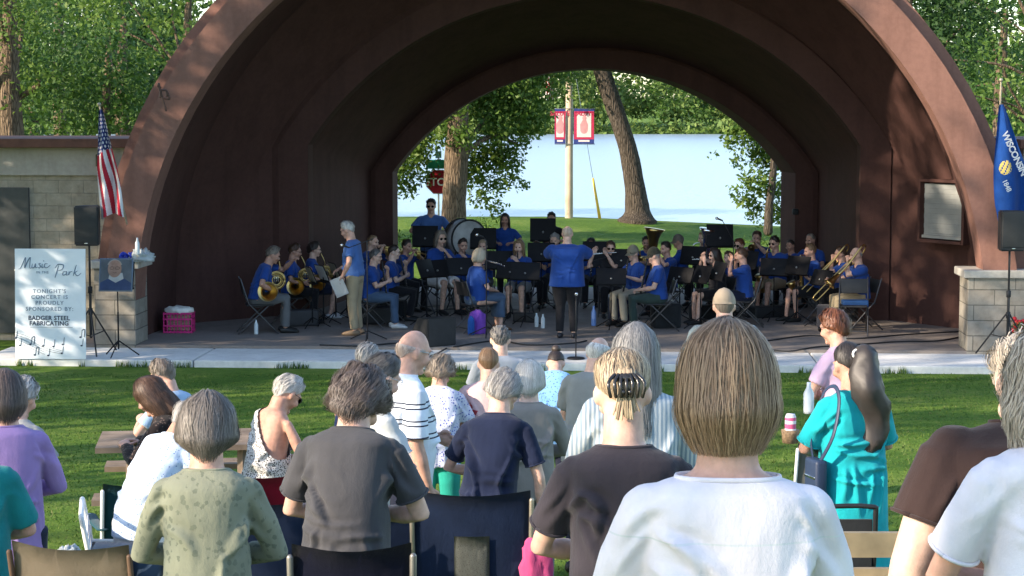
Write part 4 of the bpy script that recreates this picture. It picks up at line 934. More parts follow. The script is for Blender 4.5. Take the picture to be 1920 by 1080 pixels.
def pony(P):
    HM = P['HM']; q = HM @ V((0, -.105, .045)); bm = bmesh.new()
    pts = [q, q + V((.01, -.05, .0)), q + V((.03, -.085, -.12)), q + V((.06, -.08, -.30)), q + V((.07, -.07, -.48)), q + V((.05, -.06, -.60))]
    tube(bm, smooth_pts(pts, 5), lerp_list([.03, .06, .085, .09, .075, .02], 5), 18)
    for v in bm.verts: v.co += V((noise.noise(V((v.co.x * 30, v.co.y * 30, v.co.z * 9))), noise.noise(V((v.co.x * 30, v.co.y * 30, v.co.z * 9 + 7))), 0)) * .026 + V((.022 * math.sin(v.co.z * 16), .012 * math.sin(v.co.z * 21), 0))
    h = [c for c in P['o'].children if c.name.startswith('hair')][0]; t = link('ponytail', bm, h.data.materials[0], P['o'])
    bm = bmesh.new(); tube(bm, smooth_pts([q + V((.022 * math.cos(a), -.012, .022 * math.sin(a))) for a in [i * math.pi / 3 for i in range(6)]], 3, True) + [q + V((.022, -.012, 0))], .008, 6); link('hair_tie', bm, WHITEP, P['o'])
    g = random.Random(3); vv, ff = [], []; sp = smooth_pts(pts, 5); rr = lerp_list([.025, .036, .047, .058, .058, .04], 5)
    for _ in range(1700):
        a = g.uniform(0, 6.28); L = g.uniform(.5, 1); b = len(vv); n = 12; ph = g.uniform(0, 6)
        for i in range(n):
            k = min(len(sp) - 1, int(i / (n - 1) * L * (len(sp) - 1))); r_ = rr[k] * g.uniform(.96, 1.12); aa = a + .25 * math.sin(ph + i * .5)
            c = sp[k] + V((math.cos(aa), math.sin(aa), 0)) * r_; c = c + V((.022 * math.sin(c.z * 16), .012 * math.sin(c.z * 21), 0)); sd = V((-math.sin(aa), math.cos(aa), 0)) * .0018; vv += [c - sd, c + sd]
        ff += [(b + 2 * i, b + 2 * i + 1, b + 2 * i + 3, b + 2 * i + 2) for i in range(n - 1)]
    me = bpy.data.meshes.new('strands'); me.from_pydata(vv, [], ff); me.update(); link('strands', me, h.data.materials[0], t)
pony(A_teal)
# rows nearer the stage
aud('person in a white and blue floral blouse and sea green trousers', 826, 690, 13.0, -5, hp=40, lean=16, hair='curly', hcol=((.13, .10, .075), (.30, .24, .18)), shirt=cloth('white_blue_floral', (.60, .62, .74), 'floral', (.05, .07, .36), 50, thr=0.77), bot=GREEN, bwid=1.05)
aud('person with short light brown hair and a pink red patterned shirt', 916, 655, 13.2, 0, hp=14, lean=5, sex='m', hair='crop', hcol=((.14, .075, .035), (.28, .17, .09)), shirt=cloth('pink_red_shirt', (.66, .46, .45), 'floral', (.42, .05, .06), 9, thr=0.72), tone=1, hairkw=dict(th=.014), bot=KHAKI)
aud('person with a bald crown and a pale grey tee nearest the walk', 938, 610, 15.2, 0, hp=18, lean=6, sex='m', bwid=1.1, hair='short', hairkw=dict(st=30, th=.010), hcol=DGR, shirt=cloth('pale_grey_tee', (.30, .33, .37)), tone=1, bot=GREYT)
aud('person in a blue floral dress with a dark bun bending forward near the walk', 1042, 668, 15.0, -5, hp=55, lean=32, hair='updo', hcol=DRK, shirt=cloth('blue_floral_dress', (.20, .40, .68), 'floral', (.03, .07, .25), 48, thr=0.73), hem=-.5, tail=lambda bm, HM: ball(bm, HM @ V((0, -.08, .12)), (.045, .045, .04)))
aud('person with a sun reddened balding head and a grey green shirt', 1122, 633, 12.6, -30, hp=22, lean=10, sex='m', hair='bald', hcol=WHITE, shirt=cloth('grey_green_shirt', (.22, .235, .23)), tone=1, bwid=1.1, sleeve='short', hairkw=dict(th=.010, st=64, cu=.006))
aud('person in a navy polo with grey hair left of the off white shirt', 688, 645, 13.6, -30, hp=26, lean=12, sex='m', bwid=1.15, hair='short', hcol=GREY, shirt=cloth('navy_polo', (.012, .022, .07)))
aud('person in a beige baseball cap and a slate blue tee, standing near the trombones', 1358, 543, 16, 0, hp=6, lean=4, sex='m', bwid=1.15, sw=.215, nk=.066, hair='short', hcol=GBR, cap=cloth('beige_cap', (.56, .47, .36)), shirt=cloth('slate_tee', (.13, .17, .19)), tone=1)
aud('person with short reddish hair and a pink tee in front of the trombone', 1563, 582, 14.2, 42, hp=16, lean=10, bwid=1.08, hair='fluffy', hcol=RED, shirt=cloth('pink_tee', (.60, .42, .56)), glasses='sun', tone=0, arms='clasp', bot=cloth('dark_grey_trousers', (.05, .05, .055)))
# shoulder bag of the teal dress
def shoulder_bag():
    P = A_teal; M = P['M']; r = empty('shoulder_bag', (0, 0, 0), label='small navy shoulder bag on a strap at the left hip of the teal dress', cat='bag'); r.matrix_world = M
    hp = V((-.245, -.02, .93)); bm = bbox(hp, (.07, .16, .26), .02); link('pouch', bm, mat('navy_leather', (.02, .035, .075), .5), r)
    bm = bbox(hp + V((-.036, 0, .03)), (.008, .13, .015), .003); link('zip', bm, SILVER, r)
    bm = bmesh.new(); tube(bm, smooth_pts([hp + V((0, .04, .12)), V((-.245, .05, 1.2)), V((-.165, .07, 1.40)), V((-.14, -.02, 1.455)), V((-.15, -.10, 1.38)), V((-.20, -.135, 1.2)), hp + V((0, -.05, .12))], 5), (.004, .012), 8); link('strap', bm, mat('navy_leather', (.02, .035, .075), .5), r)
shoulder_bag()

# ------------------------------------------------------------------ camp chairs and picnic things on the lawn
def camp_chair(label, px, Y, face, col, w_=.54, mesh=None, frame=None, top=.90, name='camp_chair'):
    x = at(px, 900, Y).x; r = empty(name, (x, Y, ground(x, Y)), R(face), label, 'camp chair', 'folding chairs on the lawn'); fr = frame or mat('grey_tube', (.22, .21, .19), .4, .6)
    h = w_ / 2
    def panel(nm, z0, z1, y0, y1, wx, m, sag, p=r, off=0):
        bm = bmesh.new(); g = [[None] * 13 for _ in range(9)]
        for j in range(9):
            for i in range(13):
                u, v = i / 12, j / 8; s = math.sin(math.pi * u); g[j][i] = bm.verts.new((wx * (u - .5), y0 + (y1 - y0) * v + sag[0] * s + off + .006 * noise.noise((u * 6, v * 6, px * .1)), z0 + (z1 - z0) * v + sag[1] * s * (1 if v > .5 else .6)))
        for j in range(8):
            for i in range(12): bm.faces.new((g[j][i], g[j][i + 1], g[j + 1][i + 1], g[j + 1][i]))
        bmesh.ops.solidify(bm, geom=bm.faces[:], thickness=.006); return link(nm, bm, m, p)
    b = panel('backrest', .42, top, -.20, -.30, w_, col, (-.035, -.02))
    if mesh: panel('mesh_panel', .36, top - .20, -.20, -.275, w_ * .30, mesh, (-.012, 0), b, -.036)
    panel('seat', .42, .44, .28, -.20, w_, col, (0, -.05))
    for s in (-1, 1): bm = bmesh.new(); tube(bm, [(s * h, -.19, .40), (s * (h + .005), -.31, top - .04)], .011, 8); link('back_post', bm, fr, r)
    for s in (-1, 1):
        bm = bmesh.new(); tube(bm, [(s * h, -.22, .02), (s * h, -.19, .46)], .011, 8); tube(bm, [(s * h, .28, .02), (s * h, .26, .64)], .011, 8); link('leg', bm, fr, r)
        bm = bmesh.new(); tube(bm, [(s * h, -.22, .05), (-s * h, -.20, .42)], .009, 6); tube(bm, [(s * h, .28, .05), (s * h, -.2, .43)], .009, 6); link('brace', bm, fr, r)
        bm = bmesh.new(); ps = [(s * h, -.26, .66), (s * (h + .01), 0, .655), (s * h, .27, .64)]; tube(bm, ps, (.035, .006), 8, up=(0, 0, 1)); link('armrest', bm, col, r)
    return r
NAVYC = cloth('navy_canvas', (.020, .036, .085)); MESHP = cloth('grey_mesh', (.20, .21, .19), 'dots', (.10, .10, .09), 160, thr=.3); REDC = cloth('red_canvas', (.24, .012, .03)); TANC = cloth('tan_canvas', (.36, .29, .20)); TEALC = cloth('dark_teal_canvas', (.015, .07, .09)); GREENC = cloth('green_canvas', (.03, .10, .06)); BLKC = cloth('black_sling', (.02, .022, .024))
camp_chair('navy camp chair with a grey mesh strip, behind the navy top', 887, 8.5, 0, NAVYC, .51, MESHP, frame=mat('champagne_tube', (.34, .31, .25), .35, .6), top=1.06)
camp_chair('navy camp chair showing between the sage green and dark grey tops', 522, 8.3, -8, NAVYC, .5, frame=STEEL, top=1.04)
camp_chair('dark navy camp chair top at the bottom edge below the dark grey tee', 664, 6.15, 3, cloth('dark_navy_canvas', (.012, .014, .035)), .37, top=1.08)
camp_chair('navy camp chair beside the striped polo', 765, 9.6, 12, NAVYC, .5, top=.86)
camp_chair('red camp chair behind the speckled top', 500, 10.0, 5, REDC, .46, top=1.02)
camp_chair('tan canvas chair at the bottom left with bags on it', 190, 7.0, -10, TANC, .44, frame=mat('brown_wood', (.12, .07, .04), .6), top=1.0)
camp_chair('green camp chair cut off by the bottom left corner', 5, 6.6, 0, GREENC, .40, top=.90)
camp_chair('grey camp chair with a cup holder left of the teal dress', 1535, 12.0, 10, cloth('grey_canvas', (.22, .22, .20)), .48, frame=WHITEP, top=1.0)
camp_chair('dark teal camp chair beside the picnic table', 240, 10.6, 20, TEALC, .36, frame=WHITEP, top=.92)
# black tube framed sling chair and white webbed lawn chair
def sling_chair(label, px, Y, face, top, w_, tubem, clothm, webs=0):
    x = at(px, 900, Y).x; r = empty('folding_chair', (x, Y, ground(x, Y)), R(face), label, 'lawn chair', 'folding chairs on the lawn'); h = w_ / 2
    bm = bmesh.new(); tube(bm, smooth_pts([(-h, -.2, .40), (-h, -.27, top - .06), (-h + .03, -.28, top), (0, -.28, top), (h - .03, -.28, top), (h, -.27, top - .06), (h, -.2, .40)], 4), .013, 8); link('back_frame', bm, tubem, r)
    for s in (-1, 1):
        bm = bmesh.new(); tube(bm, [(s * h, -.24, .01), (s * h, .22, .62), (s * h, -.25, .64)], .012, 8); link('leg', bm, tubem, r)
        bm = bmesh.new(); tube(bm, [(s * h, .26, .01), (s * h, -.2, .42)], .012, 8); link('leg', bm, tubem, r)
    if webs:
        bm = bmesh.new()
        for i in range(webs): z = .44 + (top - .5) * i / webs; box(bm, (0, -.205 - .07 * (z - .4) / .5, z), (w_, .006, .05))
        link('webbing', bm, clothm, r)
    else: link('backrest', bbox((0, -.245, (.42 + top - .06) / 2), (w_ - .02, .012, top - .50), .004), clothm, r)
    link('seat', bbox((0, .02, .41), (w_, .42, .012), .004), clothm, r)
sling_chair('black tube framed sling chair in front of the teal dress', 1520, 9.6, 0, .88, .56, BLACK, BLKC)
sling_chair('white framed lawn chair with blue and white webbing left of the floral blouse', 262, 9.3, -78, .86, .46, WHITEP, cloth('blue_white_web', (.65, .67, .72), 'hstripe', (.03, .05, .22), 30), webs=7)
WOOD = mat('weathered_wood', (.20, .15, .11), .85, var=.3, vs=5, bs=.3, bscale=40); WOODL = mat('pale_wood', (.42, .30, .17), .7, var=.2)
def picnic(label, px, py, Y, face, wood):
    p = at(px, py, Y); r = empty('picnic_table', (p.x, p.y, ground(p.x, p.y)), R(face), label, 'picnic table', 'wooden picnic tables')
    bm = bmesh.new()
    for i in range(5): box(bm, (.65, -.30 + i * .15, .74), (1.3, .142, .04))
    link('tabletop', bm, wood, r, False)
    for s in (-1, 1):
        bm = bmesh.new(); 
        for k in (0, 1): box(bm, (.65, s * (.58 + .14 * k), .44), (1.3, .13, .04))
        link('bench', bm, wood, r, False)
    for x in (.25, 1.05):
        bm = bmesh.new()
        for s in (-1, 1): tube(bm, [(x, s * .2, .71), (x, s * .62, 0)], (.04, .05), 4, round_cap=False)
        tube(bm, [(x, -.7, .40), (x, .7, .40)], (.04, .05), 4, round_cap=False); link('leg_frame', bm, wood, r, False)
picnic('weathered wooden picnic table on the lawn behind the reddish brown hair', 185, 822, 14.0, 8, WOOD)
pb_ = at(1560, 990, 7.8); r = empty('wooden_bench', (pb_.x, 7.8, ground(pb_.x, 7.8)), 0, 'pale wooden bench whose back rail shows beside the brown tee', 'bench')
bm = bmesh.new()
for z_ in (.89, .74, .59): box(bm, (.22, -.2 - (z_ - .5) * .12, z_), (.46, .03, .10))
link('backrest', bm, WOODL, r, False); bm = bmesh.new()
for k_ in range(4): box(bm, (.22, -.13 + .11 * k_, .44), (.46, .10, .035))
link('seat', bm, WOODL, r, False)
for x_ in (.02, .42):
    bm = bmesh.new(); tube(bm, [(x_, -.13, 0), (x_, -.16, .5), (x_, -.225, .86)], .022, 8); link('leg', bm, BLACK, r); bm = bmesh.new(); tube(bm, [(x_, .22, 0), (x_, .2, .42)], .022, 8); link('leg', bm, BLACK, r)
# small things on the chairs
def thing(name, label, cat, bm, m, loc, rz=0, group=None, smooth=True):
    o = link(name, bm, m, None, smooth); o.location = loc; o.rotation_euler = (0, 0, rz); return tag(o, label, cat, group)
def bag_bm(w_, d, h, seed=0, n=20, flare=1.0, noise_a=.02):
    bm = bmesh.new(); loft(bm, [[V((w_ / 2 * f * math.cos(a), d / 2 * f * math.sin(a), z)) for a in [2 * math.pi * i / 36 for i in range(36)]] for z, f in ((0, .8), (h * .05, .98), (h * .25, 1.02), (h * .5, 1.0), (h * .75, .95 * flare), (h * .88, .8 * flare), (h * .96, .55), (h, .3))])
    bmesh.ops.subdivide_edges(bm, edges=bm.edges[:], cuts=1); o = V((seed * 3.3, 0, 0))
    for v in bm.verts:
        c = v.co / max(w_, h) * 3; a = noise.noise(c * 1.6 + o); b_ = noise.noise(c * 3.4 + o); r_ = (1 - abs(a) * 3) + .6 * (1 - abs(b_) * 3)
        v.co += V((v.co.x, v.co.y, (v.co.z - h * .5) * .8)).normalized() * r_ * noise_a * .9 + V((0, 0, max(0, v.co.z / h - .7) * noise.noise(c * 2.5 + o) * noise_a * 6))
    return bm
PLAST = mat('white_plastic_bag', (.42, .46, .47), .35, var=.1)
p = at(150, 1052, 7.15); thing('plastic_bag', 'crumpled white plastic bag standing on the tan chair', 'bag', bag_bm(.08, .06, .05, 1, noise_a=.009), PLAST, (p.x - .04, p.y, p.z))
thing('plastic_bag', 'smaller clear plastic bag next to the crumpled one on the tan chair', 'bag', bag_bm(.045, .04, .035, 4, noise_a=.007), PLAST, (p.x + .06, p.y + .02, p.z))
p = at(243, 1090, 6.75)
bm = bmesh.new(); g = [[bm.verts.new((x * .13, y + .02 * noise.noise((x * 4, k, 3)), z + .012 * noise.noise((x * 5, k, 0)))) for x in [(-1 + i / 6) for i in range(13)]] for k, (y, z) in enumerate([(-.06, -.32), (-.058, -.2), (-.052, -.08), (-.035, -.01), (0, .012), (.03, -.01), (.045, -.08), (.05, -.2)])]
for a, b_ in zip(g, g[1:]):
    for i in range(12): bm.faces.new((a[i], a[i + 1], b_[i + 1], b_[i]))
bmesh.ops.solidify(bm, geom=bm.faces[:], thickness=.012); thing('denim_jacket', 'faded denim jacket draped over the back of the tan chair', 'jacket', bm, DENIM, (p.x, p.y, p.z + .13))
p = at(1008, 1075, 8.25); thing('tote_bag', 'bright pink tote bag hanging at the right of the navy camp chair', 'bag', bag_bm(.13, .1, .30, 8), cloth('pink_canvas', (.50, .07, .20)), (p.x, p.y, p.z - .12))
p = at(1482, 812, 11.8)
bm = bmesh.new(); lathe(bm, [(.033, 0), (.035, .01), (.035, .10), (.028, .115), (.027, .12)], n=16); thing('drink_can', 'pink and white drink can in a cup holder left of the teal dress', 'can', bm, cloth('pink_can', (.75, .70, .72), 'bands', (.55, .10, .22), [(.03, .06), (.08, .10)], rough=.3), p)
bm = bmesh.new(); lathe(bm, [(.05, -.06), (.055, 0), (.058, .02)], n=16); thing('cup_holder', 'brown wicker cup holder carrying the pink can', 'cup holder', bm, mat('wicker', (.22, .15, .09), .8, var=.4, vs=60), p)
p = at(1516, 775, 12.1); bm = bmesh.new(); lathe(bm, [(.032, 0), (.034, .02), (.034, .13), (.014, .17), (.014, .2)], n=14); thing('water_bottle', 'clear water bottle standing by the grey camp chair', 'bottle', bm, mat('clear_plastic', (.6, .66, .68), .15), p)

# ================================================================== THE BAND
BLUE = cloth('royal_blue_tee', (.018, .060, .255)); BLUE2 = cloth('light_royal_polo', (.07, .15, .38)); BLKT = cloth('black_tee', (.02, .02, .024)); BTR = cloth('black_trousers', (.014, .014, .017))
WSHOE = mat('white_trainer', (.6, .6, .6), .6); SANDAL = mat('brown_sandal', (.12, .06, .03), .6)
# --- folding chair, one of a kind, then copies
def make_chair():
    r = empty('folding_chair', (0, 0, -50), label='x', cat='chair', group='folding chairs of the band')
    m = mat('chair_black', (.022, .022, .024), .5)
    link('seat', bbox((0, .02, .430), (.40, .40, .025), .01), m, r); bm = bbox((0, -.235, .70), (.40, .02, .22), .008, Matrix.Rotation(R(10), 3, 'X')); link('backrest', bm, m, r)
    fr = mat('chair_tube', (.10, .10, .105), .4, .7)
    for s in (-1, 1):
        bm = bmesh.new(); tube(bm, [(s * .21, .28, .01), (s * .21, -.15, .46), (s * .205, -.265, .83)], .011, 7); link('leg', bm, fr, r)
        bm = bmesh.new(); tube(bm, [(s * .19, -.30, .01), (s * .19, .14, .42)], .011, 7); link('leg', bm, fr, r)
    bm = bmesh.new(); tube(bm, [(-.19, -.25, .08), (.19, -.25, .08)], .008, 6); link('crossbar', bm, fr, r); bm = bmesh.new(); tube(bm, [(-.21, .22, .07), (.21, .22, .07)], .008, 6); link('crossbar', bm, fr, r)
    return r
CH0 = make_chair(); first = [True]
def chair_for(P, who):
    c = CH0 if first[0] else copy_tree(CH0); first[0] = False
    c.location = P['o'].location; c.rotation_euler = P['o'].rotation_euler; c.scale = P['o'].scale; c['label'] = 'black folding chair under the ' + who
    return c
def make_stand():
    r = empty('music_stand', (0, 0, -50), label='x', cat='music stand', group='music stands of the band'); m = mat('stand_black', (.012, .012, .014), .6, spec=.15)
    T = Matrix.Rotation(R(-20), 3, 'X')
    bm = bbox((0, 0, 0), (.50, .012, .33), .004); b2 = bbox((0, .035, -.165), (.50, .07, .010), .003); bm = join(bm, b2)
    for v in bm.verts: v.co = T @ v.co + V((0, 0, 1.02))
    link('desk', bm, m, r)
    bm = bmesh.new(); tube(bm, [(0, -.02, .10), (0, -.02, .55)], .013, 8); tube(bm, [(0, -.02, .55), (0, -.02, .99)], .009, 8); link('pole', bm, m, r)
    bm = bmesh.new(); ball(bm, (0, -.035, .98), .02); link('knob', bm, STEEL, r)
    for k in range(3):
        a = 2 * math.pi * k / 3 + .4; bm = bmesh.new(); tube(bm, [(0, -.02, .20), (.30 * math.cos(a), -.02 + .30 * math.sin(a), .012)], .010, 6); link('leg', bm, m, r)
    return r
ST0 = make_stand(); sfirst = [True]; STN = []
def stand(px, py, Y, face, label, paper=None, hmul=1.0):
    """px,py of the middle of the desk; the player it serves looks along face, so the desk looks back at them"""
    p = at(px, py, Y); c = ST0 if sfirst[0] else copy_tree(ST0); sfirst[0] = False
    c.location = (p.x, p.y, 0); c.rotation_euler = (0, 0, R(face + 180)); k = max(.72, min(1.35, p.z / 1.02)); c.scale = (1, 1, k); c['label'] = label
    if paper:
        T = Matrix.Rotation(R(-20), 3, 'X'); bm = bmesh.new()
        for s in (-1, 1): box(bm, (s * .112, .010, .01), (.22, .004, .29))
        b2 = bmesh.new()
        for v in bm.verts: v.co = T @ v.co
        o = link('sheet_music', bm, paper, None, False); o.location = (p.x, p.y, 1.02 * k); o.rotation_euler = (0, 0, R(face + 180)); o.scale = (1, 1, k); tag(o, paper.name.replace('_', ' ') + ' on the ' + label, 'sheet music', 'sheet music on the stands')
# --- instruments, in the player's own frame
def inst(name, P, label, cat, parts, group=None):
    r = empty(name, (0, 0, 0), label=label, cat=cat, group=group); r.matrix_world = P['M']
    for nm, bm, m in parts: link(nm, bm, m, r)
    return r
def hd(P): return P['HM'].translation
def mouth(P): return P['HM'] @ V((0, .118, -.057))
def clarinet(P, label, m=None):
    a = mouth(P); d = (V((0, .30, a.z - .56)) - a).normalized(); b = a + d * .58
    bm = bmesh.new(); tube(bm, [a, a + d * .05, a + d * .1, b], [.006, .012, .015, .016], 10); b2 = bmesh.new(); tube(b2, [b, b + d * .04, b + d * .09], [.017, .022, .036], 12, round_cap=False)
    b3 = bmesh.new()
    for t in (.12, .16, .2, .25, .3, .34, .38, .42, .47): tube(b3, [a + d * t + V((-.014, .012, 0)), a + d * (t + .02) + V((.014, .014, 0))], .005, 6)
    inst('clarinet', P, label, 'clarinet', [('tube', bm, m or BLKP), ('bell', b2, m or BLKP), ('keys', b3, SILVER)], 'clarinets of the band')
def flute(P, label):
    a = mouth(P) + V((-.10, .012, .01)); b = a + V((.66, .03, -.05)); bm = bmesh.new(); tube(bm, [a, b], .010, 8); b3 = bmesh.new()
    for t in (.3, .38, .45, .52, .6, .68, .76, .85): q = a.lerp(b, t); tube(b3, [q + V((-.008, 0, .012)), q + V((.008, 0, .012))], .009, 6)
    inst('flute', P, label, 'flute', [('tube', bm, SILVER), ('keys', b3, SILVER)], 'flutes of the band')
def trumpet(P, label, m=None, dn=.12):
    m = m or BRASS; a = mouth(P); d = V((0, 1, -dn)).normalized(); bm = bmesh.new(); tube(bm, [a, a + d * .03, a + d * .3], [.012, .006, .006], 8)
    tube(bm, smooth_pts([a + d * .3, a + d * .36 + V((0, 0, -.02)), a + d * .36 + V((0, 0, -.07)), a + d * .30 + V((0, 0, -.09)), a + d * .10 + V((0, 0, -.09)), a + d * .05 + V((0, 0, -.05)), a + d * .1 + V((.02, 0, -.01)), a + d * .3 + V((.02, 0, 0))], 4), .006, 7)
    b2 = bmesh.new(); c = a + V((.02, 0, -.01)); tube(b2, [c + d * .28, c + d * .40, c + d * .46, c + d * .49], [.007, .014, .028, .060], 16, round_cap=False)
    b3 = bmesh.new()
    for i in range(3): q = a + d * (.17 + .03 * i); tube(b3, [q + V((.01, 0, -.12)), q + V((.01, 0, .03))], .012, 8)
    inst('trumpet', P, label, 'trumpet', [('tubing', bm, m), ('bell', b2, m), ('valves', b3, m)], 'trumpets of the band')
def sax(P, label):
    a = mouth(P); bm = bmesh.new(); c = V((.07, .20, P['hip'].z + .02))
    tube(bm, smooth_pts([a, a + V((0, .06, .01)), a + V((.01, .09, -.05)), a + V((.03, .07, -.16)), c + V((0, 0, .10)), c + V((.01, .02, -.10)), c + V((.015, .07, -.16)), c + V((.02, .13, -.12))], 5), lerp_list([.008, .010, .012, .020, .034, .040, .042, .045], 5), 12)
    b2 = bmesh.new(); q = c + V((.02, .13, -.12)); tube(b2, [q, q + V((0, .02, .10)), q + V((0, .05, .20)), q + V((0, .07, .24))], [.045, .05, .062, .085], 16, round_cap=False)
    b3 = bmesh.new()
    for t in range(8): z = c + V((-.01, .035, .40 - .055 * t)); ball(b3, z + V((0, -.01, 0)), .016, None, 8, 6)
    inst('saxophone', P, label, 'saxophone', [('body_tube', bm, BRASS), ('bell', b2, BRASS), ('keys', b3, BRASS)], 'saxophones of the band')
def horn(P, label):
    a = mouth(P); c = V((.10, .27, P['hip'].z + .26)); bm = bmesh.new()
    for rr, oy in ((.13, 0), (.115, .02), (.09, -.02), (.065, .015)): tube(bm, [c + V((oy, rr * math.cos(t), rr * math.sin(t))) for t in [i * math.pi / 12 for i in range(25)]], .012, 7)
    tube(bm, smooth_pts([a, a.lerp(c, .4) + V((-.02, .03, 0)), c + V((0, -.02, .13))], 4), .007, 7)
    b2 = bmesh.new(); q = c + V((.03, -.10, -.08)); tube(b2, smooth_pts([q, q + V((.05, -.05, -.06)), q + V((.13, -.06, -.07)), q + V((.20, -.05, -.065)), q + V((.23, -.05, -.06))], 3), lerp_list([.015, .028, .055, .105, .148], 3), 24, round_cap=False)
    b2.faces.ensure_lookup_table(); bmesh.ops.delete(b2, geom=[b2.faces[-1]], context='FACES_ONLY')
    b3 = bmesh.new()
    for i in range(3): tube(b3, [c + V((-.02, -.03 + .03 * i, -.02)), c + V((-.02, -.03 + .03 * i, .07))], .012, 8)
    inst('french_horn', P, label, 'french horn', [('tubing', bm, BRASS), ('bell', b2, BRASS), ('valves', b3, SILVER)], 'french horns of the band')
def trombone(P, label):
    a = mouth(P); d = V((.04, .72, -.70)).normalized(); u = V((0, .70, .72)); bm = bmesh.new()
    tube(bm, smooth_pts([a, a + d * .4, a + d * .82, a + d * .86 - u * .04, a + d * .82 - u * .085, a + d * .45 - u * .085], 4), .010, 8)
    for t in (.15, .50): tube(bm, [a + d * t, a + d * t - u * .085], .007, 6)
    b2 = bmesh.new(); o = V((-.11, 0, 0)); s = a + d * .02
    tube(b2, smooth_pts([s - u * .085, s - d * .26 - u * .06 + o * .3, s - d * .33 + o * .6, s - d * .27 + u * .05 + o, s + d * .1 + o, s + d * .30 + o], 5), lerp_list([.010, .011, .012, .014, .02, .03], 5), 10)
    b3 = bmesh.new(); tube(b3, [s + d * .30 + o, s + d * .44 + o, s + d * .50 + o, s + d * .53 + o], [.03, .05, .075, .105], 20, round_cap=False)
    inst('trombone', P, label, 'trombone', [('slide', bm, BRASS), ('tubing', b2, BRASS), ('bell', b3, BRASS)], 'trombones of the band')
def euph(P, label, m, k=1.0):
    a = mouth(P); c = V((-.02, .24, P['hip'].z + .30)); bm = bmesh.new()
    tube(bm, smooth_pts([a, a + V((.10, .06, -.04)), c + V((.13, 0, .1)), c + V((.10, 0, -.2 * k)), c + V((0, 0, -.28 * k)), c + V((-.10, 0, -.2 * k)), c + V((-.12, 0, .1)), c + V((-.12, 0, .22))], 5), lerp_list([.008, .01, .018, .03, .04, .045, .05, .055], 5), 12)
    for i in range(3): tube(bm, [c + V((.02 + .035 * i, .05, -.1)), c + V((.02 + .035 * i, .05, .12))], .016, 8)
    b2 = bmesh.new(); q = c + V((-.12, 0, .22)); tube(b2, [q, q + V((-.01, 0, .18 * k)), q + V((-.02, 0, .28 * k)), q + V((-.03, 0, .33 * k))], [.055 * k, .08 * k, .12 * k, .16 * k], 20, round_cap=False)
    inst('euphonium' if k < 1.2 else 'tuba', P, label, 'euphonium' if k < 1.2 else 'tuba', [('tubing', bm, m), ('bell', b2, m)])
BG = 'musicians on the stage'
def mus(desc, px, ytop, Y, face, who, play=None, ilabel=None, **k):
    k.setdefault('pose', 'sit'); k.setdefault('shirt', BLUE); k.setdefault('bot', BTR); k.setdefault('hp', 8); k.setdefault('lean', 5); k.setdefault('arms', 'clarinet'); k.setdefault('scr', (.80, 1.16)); k.setdefault('strands', 110); k.setdefault('bwid', 1.12); k.setdefault('sw', .168 if k.get('sex', 'f') == 'f' else .192)
    P = person(desc, px, ytop, Y, face, group=BG, z0=0, **k)
    if k['pose'] == 'sit': chair_for(P, who)
    if play: play(P, ilabel)
    return P
# left wing, facing right
mus('musician in grey trousers with a french horn, furthest left, hunched forward', 512, 462, 31.5, -78, 'horn player furthest left', horn, 'brass french horn of the player furthest left, bell turned to the audience', lean=18, hp=22, sex='m', hair='short', hcol=GBR, arms={-1: (-.05, .52, 1.06, (0, .3, -1)), 1: (.22, .20, .66, (-1, 0, 0))}, bot=GREYT, belly=.05, bwid=1.08, knee=(.12, .42), tone=2)
mus('musician with glasses and black trousers, second horn from the left', 553, 457, 33.0, -88, 'second horn player from the left', horn, 'brass french horn of the second player from the left', arms='horn', hair='short', hcol=BRN, glasses='on', hp=12, tone=2)
mus('musician with dark fringe and bare knees, third horn from the left', 590, 454, 33.8, -84, 'third horn player from the left', horn, 'brass french horn of the player with bare knees', arms='horn', hair='fluffy', hcol=DRK, glasses='on', bottom='shorts', bot=cloth('navy_shorts', (.02, .025, .05)), shoes=WSHOE, tone=1)
A_mc = mus('white haired person in khaki trousers standing with a paper at the left of the band', 651, 407, 31.2, 76, '', pose='stand', hem=-.03, sex='m', hair='short', hcol=WHITE, shirt=BLUE2, bot=KHAKI, arms={1: (.16, .28, .98), -1: (-.27, .10, .90)}, lean=6, hp=22, belly=.03, bwid=1.05, glasses='on', shoes=mat('tan_shoe', (.2, .14, .09), .7), scr=(.9, 1.1))
mus('musician with receding brown hair behind the standing polo', 699, 440, 35, -120, 'trumpeter behind the standing polo', trumpet, 'silver trumpet behind the standing khaki trousers', arms='trumpet', sex='m', hair='thin', hcol=LBR, tone=1)
mus('musician with short dark grey hair in jeans and white trainers', 704, 467, 32.3, -98, 'clarinet player in jeans', clarinet, 'black clarinet held by the player in jeans', sex='m', hair='short', hcol=DGR, bot=DENIM, shoes=WSHOE, glasses='on', tone=1, lean=8)
mus('musician with short dark hair and bare forearms reaching to a clarinet', 739, 460, 33.4, -92, 'clarinet player with dark hair and glasses', clarinet, 'black clarinet of the dark haired player with glasses', sex='m', hair='crop', hcol=DRK, glasses='on', tone=3, hairkw=dict(th=.016))
mus('musician with black hair and a trumpet behind the clarinets', 763, 449, 35.2, -130, 'black haired trumpeter', trumpet, 'silver trumpet pointing down behind the clarinets', arms='trumpet', hair='short', hcol=DRK, tone=2)
mus('percussionist in sunglasses and a light blue polo standing before the thick tree', 808, 371, 38.3, 178, '', pose='stand', shirt=BLUE2, sex='m', hair='short', hcol=DRK, glasses='sun', arms='perc', tone=0, scr=(.9, 1.13))
